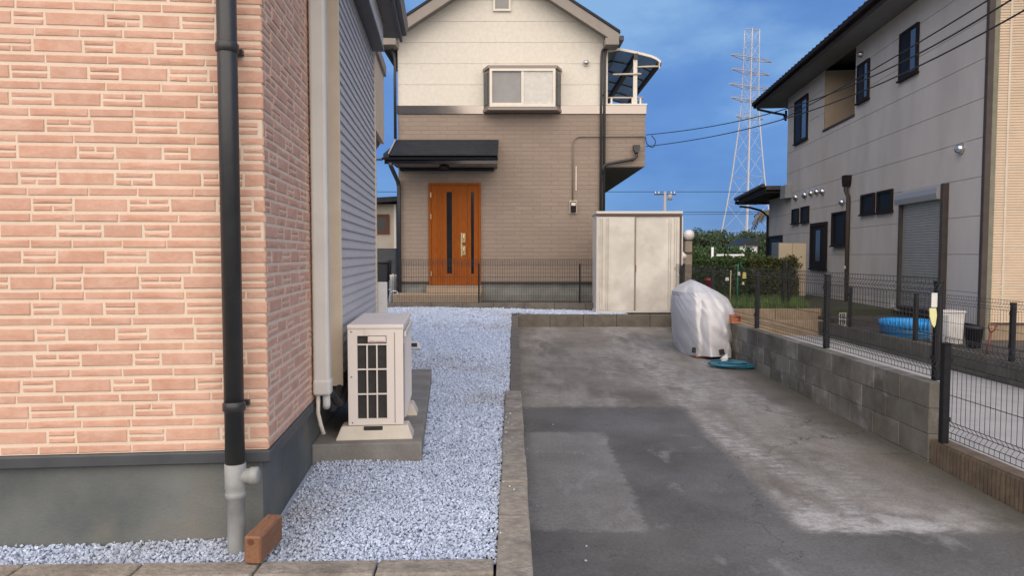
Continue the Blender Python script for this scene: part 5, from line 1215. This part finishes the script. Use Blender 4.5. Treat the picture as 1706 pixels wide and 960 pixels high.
# gate pillar with globe lamp
gp_ = thing('gate_pillar', 'tan gate pillar with a white globe lamp on top, behind the shed', 'gate pillar')
GY = 15.6; a, b = atY(1142, 402, GY), atY(1153.5, 402, GY)
MB().box(a.x, b.x, GY, GY + .18, .5, a.z).build('pillar', 'pillar', gp_, bev=.006)
MB().box(a.x - .45, b.x - .02, GY + .02, GY + .14, atY(1140, 437, GY).z - .04, atY(1140, 432, GY).z).build('beam', 'pillar', gp_, bev=.006)
MB().box(a.x - .02, b.x + .02, GY - .02, GY + .20, atY(1140, 422, GY).z - .01, atY(1140, 420, GY).z).build('cap_band', 'brown_trim', gp_)
gcx = (a.x + b.x) / 2
def globe(c, r, parent): MB().lathe([(.001, -r)] + [(r * math.cos(t_), r * math.sin(t_)) for t_ in [R(x) for x in range(-75, 90, 15)]] + [(.001, r)], c, 20).build('globe_lamp', 'globe', parent)
globe((gcx + .02, GY + .09, a.z + .14), .125, gp_)
MB().lathe([(.05, 0), (.06, .03), (.03, .04)], (gcx + .02, GY + .09, a.z + .001), 14).build('lamp_base', 'brown_trim', gp_)
q = atY(1140, 428, GY - .05); globe((q.x, GY + .06, q.z + .02), .09, gp_)

# ------------------------------------------------------------------ distance: pylon, pole, lines, house
TY = 220.0; tc = atY(1243, 390, TY); tx = tc.x
py = thing('pylon', 'tall pale steel lattice transmission tower against the blue sky', 'pylon', (tx, TY, -.16), R(28))
def tz(y): return atY(1243, y, TY).z + .16
s_ = F / TY
lev = [(0, 6.6), (tz(385), 5.3), (tz(340), 4.3), (tz(295), 3.45), (tz(255), 2.85), (tz(220), 2.35), (tz(190), 2.0), (tz(168), 1.85), (tz(146), 1.75), (tz(122), 1.7), (tz(98), 1.65), (tz(72), 1.6), (tz(50), 1.55)]
topshift = (1256 - 1243) / s_ * 1.0
sh_ = lambda z: topshift * (z / lev[-1][0])
cor = [(-1, -1), (1, -1), (1, 1), (-1, 1)]
Rt = Matrix.Rotation(-R(28), 3, 'Z')
def tp3(k, z, w): c = cor[k % 4]; o = Rt @ Vector((sh_(z), 0, 0)) * 0.35; return Vector((c[0] * w + o.x, c[1] * w + o.y, z))
for k in range(4): MB().tube([tp3(k, z, w) for z, w in lev], [.24 if z < tz(190) else .16 for z, w in lev], 6).build('leg', 'tower_steel', py)
br = MB()
for (z0, w0), (z1, w1) in zip(lev[:-1], lev[1:]):
    for k in range(4):
        br.tube([tp3(k, z0, w0), tp3(k + 1, z1, w1)], .042, 4, False); br.tube([tp3(k + 1, z0, w0), tp3(k, z1, w1)], .042, 4, False)
        br.tube([tp3(k, z1, w1), tp3(k + 1, z1, w1)], .05, 4, False)
tag(br.build('bracing', 'tower_steel', py), kind='stuff')
for yy, hl in ((98, 9.0), (121, 8.2), (146, 9.0), (168, 8.2), (197, 6.0)):
    z = tz(yy); m = MB(); o = Rt @ Vector((sh_(z), 0, 0)) * .35
    m.tube([(o.x - 1.9, o.y, z), (o.x + 1.9, o.y, z)], .12, 4, False); m.tube([(o.x, o.y - 1.9, z), (o.x, o.y + 1.9, z)], .12, 4, False)
    for s in (-1, 1):
        for d_ in (-1, 1): m.tube([(o.x + s * 1.7, o.y + d_ * 1.7, z), (o.x + s * hl, o.y, z + .2)], .16, 4, False)
        m.tube([(o.x + s * 1.7, o.y, z + 1.6), (o.x + s * hl, o.y, z + .3)], .08, 4, False)
    m.build('cross_arm', 'tower_arm', py)
m = MB(); o = Rt @ Vector((sh_(lev[-1][0]), 0, 0)) * .35; m.tube([(o.x - 2.6, o.y, lev[-1][0] + .2), (o.x + 3.4, o.y, lev[-1][0] + .4)], .14, 4); m.build('top_arm', 'tower_arm', py)

UY = 62.0; ut = atY(1108, 319, UY)
up = thing('utility_pole', 'far utility pole rising above the shed roof', 'utility pole', (ut.x, UY, -.16))
MB().tube([(0, 0, 0), (0, 0, ut.z + .16)], [.19, .13], 10).build('pole', 'concrete_pole', up)
MB().box(-.95, .95, -.06, .06, ut.z - .15, ut.z - .03).build('cross_arm', 'alu_dark', up)
for x in (-.85, -.55, .55, .85):
    MB().lathe([(.05, 0), (.07, .06), (.04, .12), (.06, .16), (.001, .2)], (x, 0, ut.z - .03), 10).build('insulator', 'far_white', up)
MB().lathe([(.001, 0), (.2, .02), (.2, .5), (.001, .52)], (.42, -.1, ut.z - .62), 12).build('transformer', 'concrete_pole', up)
def wire(name, label, pts, r, group='overhead power lines'):
    P = []
    for a, b in zip(pts[:-1], pts[1:]):
        for k in range(12): P.append(a.lerp(b, k / 12))
    P.append(pts[-1]); o = MB().tube(P, r, 5).build(name, 'cable', None); tag(o, label, 'cable', group); return o
def sag(a, b, s, n=24): return [a.lerp(b, k / n) - Vector((0, 0, 4 * s * (k / n) * (1 - k / n))) for k in range(n + 1)]
def cable(label, a, b, s, r): o = MB().tube(sag(a, b, s), r, 5).build('power_line', 'cable', None); tag(o, label, 'cable', 'overhead lines')
cable('upper far power line running left and right of the far pole', Vector((-40, 64, ut.z + .15)), Vector((60, 64, ut.z + .15)), .0, .028)
cable('middle far power line crossing below the pole arm', Vector((-40, 62.5, atY(1108, 349, UY).z + .5)), Vector((70, 62.5, atY(1108, 349, UY).z + .3)), .6, .026)
cable('lowest far power line just above the shed', Vector((-40, 61.5, atY(1108, 355, UY).z + .3)), Vector((70, 61.5, atY(1108, 355, UY).z + .6)), .6, .022)
A = atY(1075, 224.5, HY); B = atY(1680, 3, 6.5)
def through(p0, p1, pm):   # quadratic through three points
    out = []
    for k in range(29):
        t = k / 28; out.append(p0 * (1 - t) * (1 - 2 * t) + pm * 4 * t * (1 - t) + p1 * t * (2 * t - 1))
    return out
def service(label, a, mid, b):
    p1 = b + (b - mid) * .5
    o = MB().tube(through(a, b, mid), .0085, 5).build('service_cable', 'cable', None); tag(o, label, 'cable', 'service cables to the gabled house')
service('upper black service cable from the gabled house passing before the grey house', atY(1076, 224.5, HY - .03), atY(1310, 181, 10.8), atY(1720, -24, 5.2))
service('lower black service cable from the gabled house passing before the grey house', atY(1076, 244, HY - .03), atY(1310, 197, 10.8), atY(1740, -3, 5.2))
service('thin black cable between the two service cables, ending at the eave', atY(1300, 200, 13.0), atY(1450, 118, 9.2), atY(1740, -60, 5.6))

wh = thing('roadside_house', 'small white house with dark roof far off beside the pylon foot', 'house')
WY = 75.0; a, b = atY(1232, 424, WY), atY(1262, 408, WY)
w1 = MB().box(a.x, b.x, WY, WY + 4, -.1, b.z - .1).build('wall', 'far_white', wh)
MB().prism([(a.x - .4, b.z - .1), (b.x + .4, b.z - .1), ((a.x + b.x) / 2 + .3, b.z + .75)], 1, WY - .3, WY + 4.3).build('roof', 'roof_dark', wh)
for px in (1247,): MB().box(atY(px - 3, 410, WY).x, atY(px + 3, 410, WY).x, WY - .02, WY - .001, .6, b.z - .25).build('window', 'frame_brown', wh)
MB().box(a.x - 2.2, a.x - .3, WY + .4, WY + 1.4, -.1, 1.5).build('side_wall', 'far_cream', wh)
gr = thing('white_guardrail', 'long white guardrail beyond the hedge', 'guardrail')
a, b = atY(1194, 424, 52), atY(1240, 424, 52)
MB().box(a.x, b.x, 52, 52.05, a.z - .12, a.z + .02).build('rail', 'far_white', gr)
for i in range(4): x = a.x + (b.x - a.x) * (i + .5) / 4; MB().box(x - .05, x + .05, 52.055, 52.15, -.15, a.z).build('post', 'far_white', gr)
wpq = atY(1187, 412, 48)
o = MB().tube([(0, 0, 0), (0, 0, wpq.z + .16)], .09, 8).build('marker_post', 'far_white', None); o.location = (wpq.x, 48, -.16); tag(o, 'thin white marker post standing in front of the far bushes', 'post')
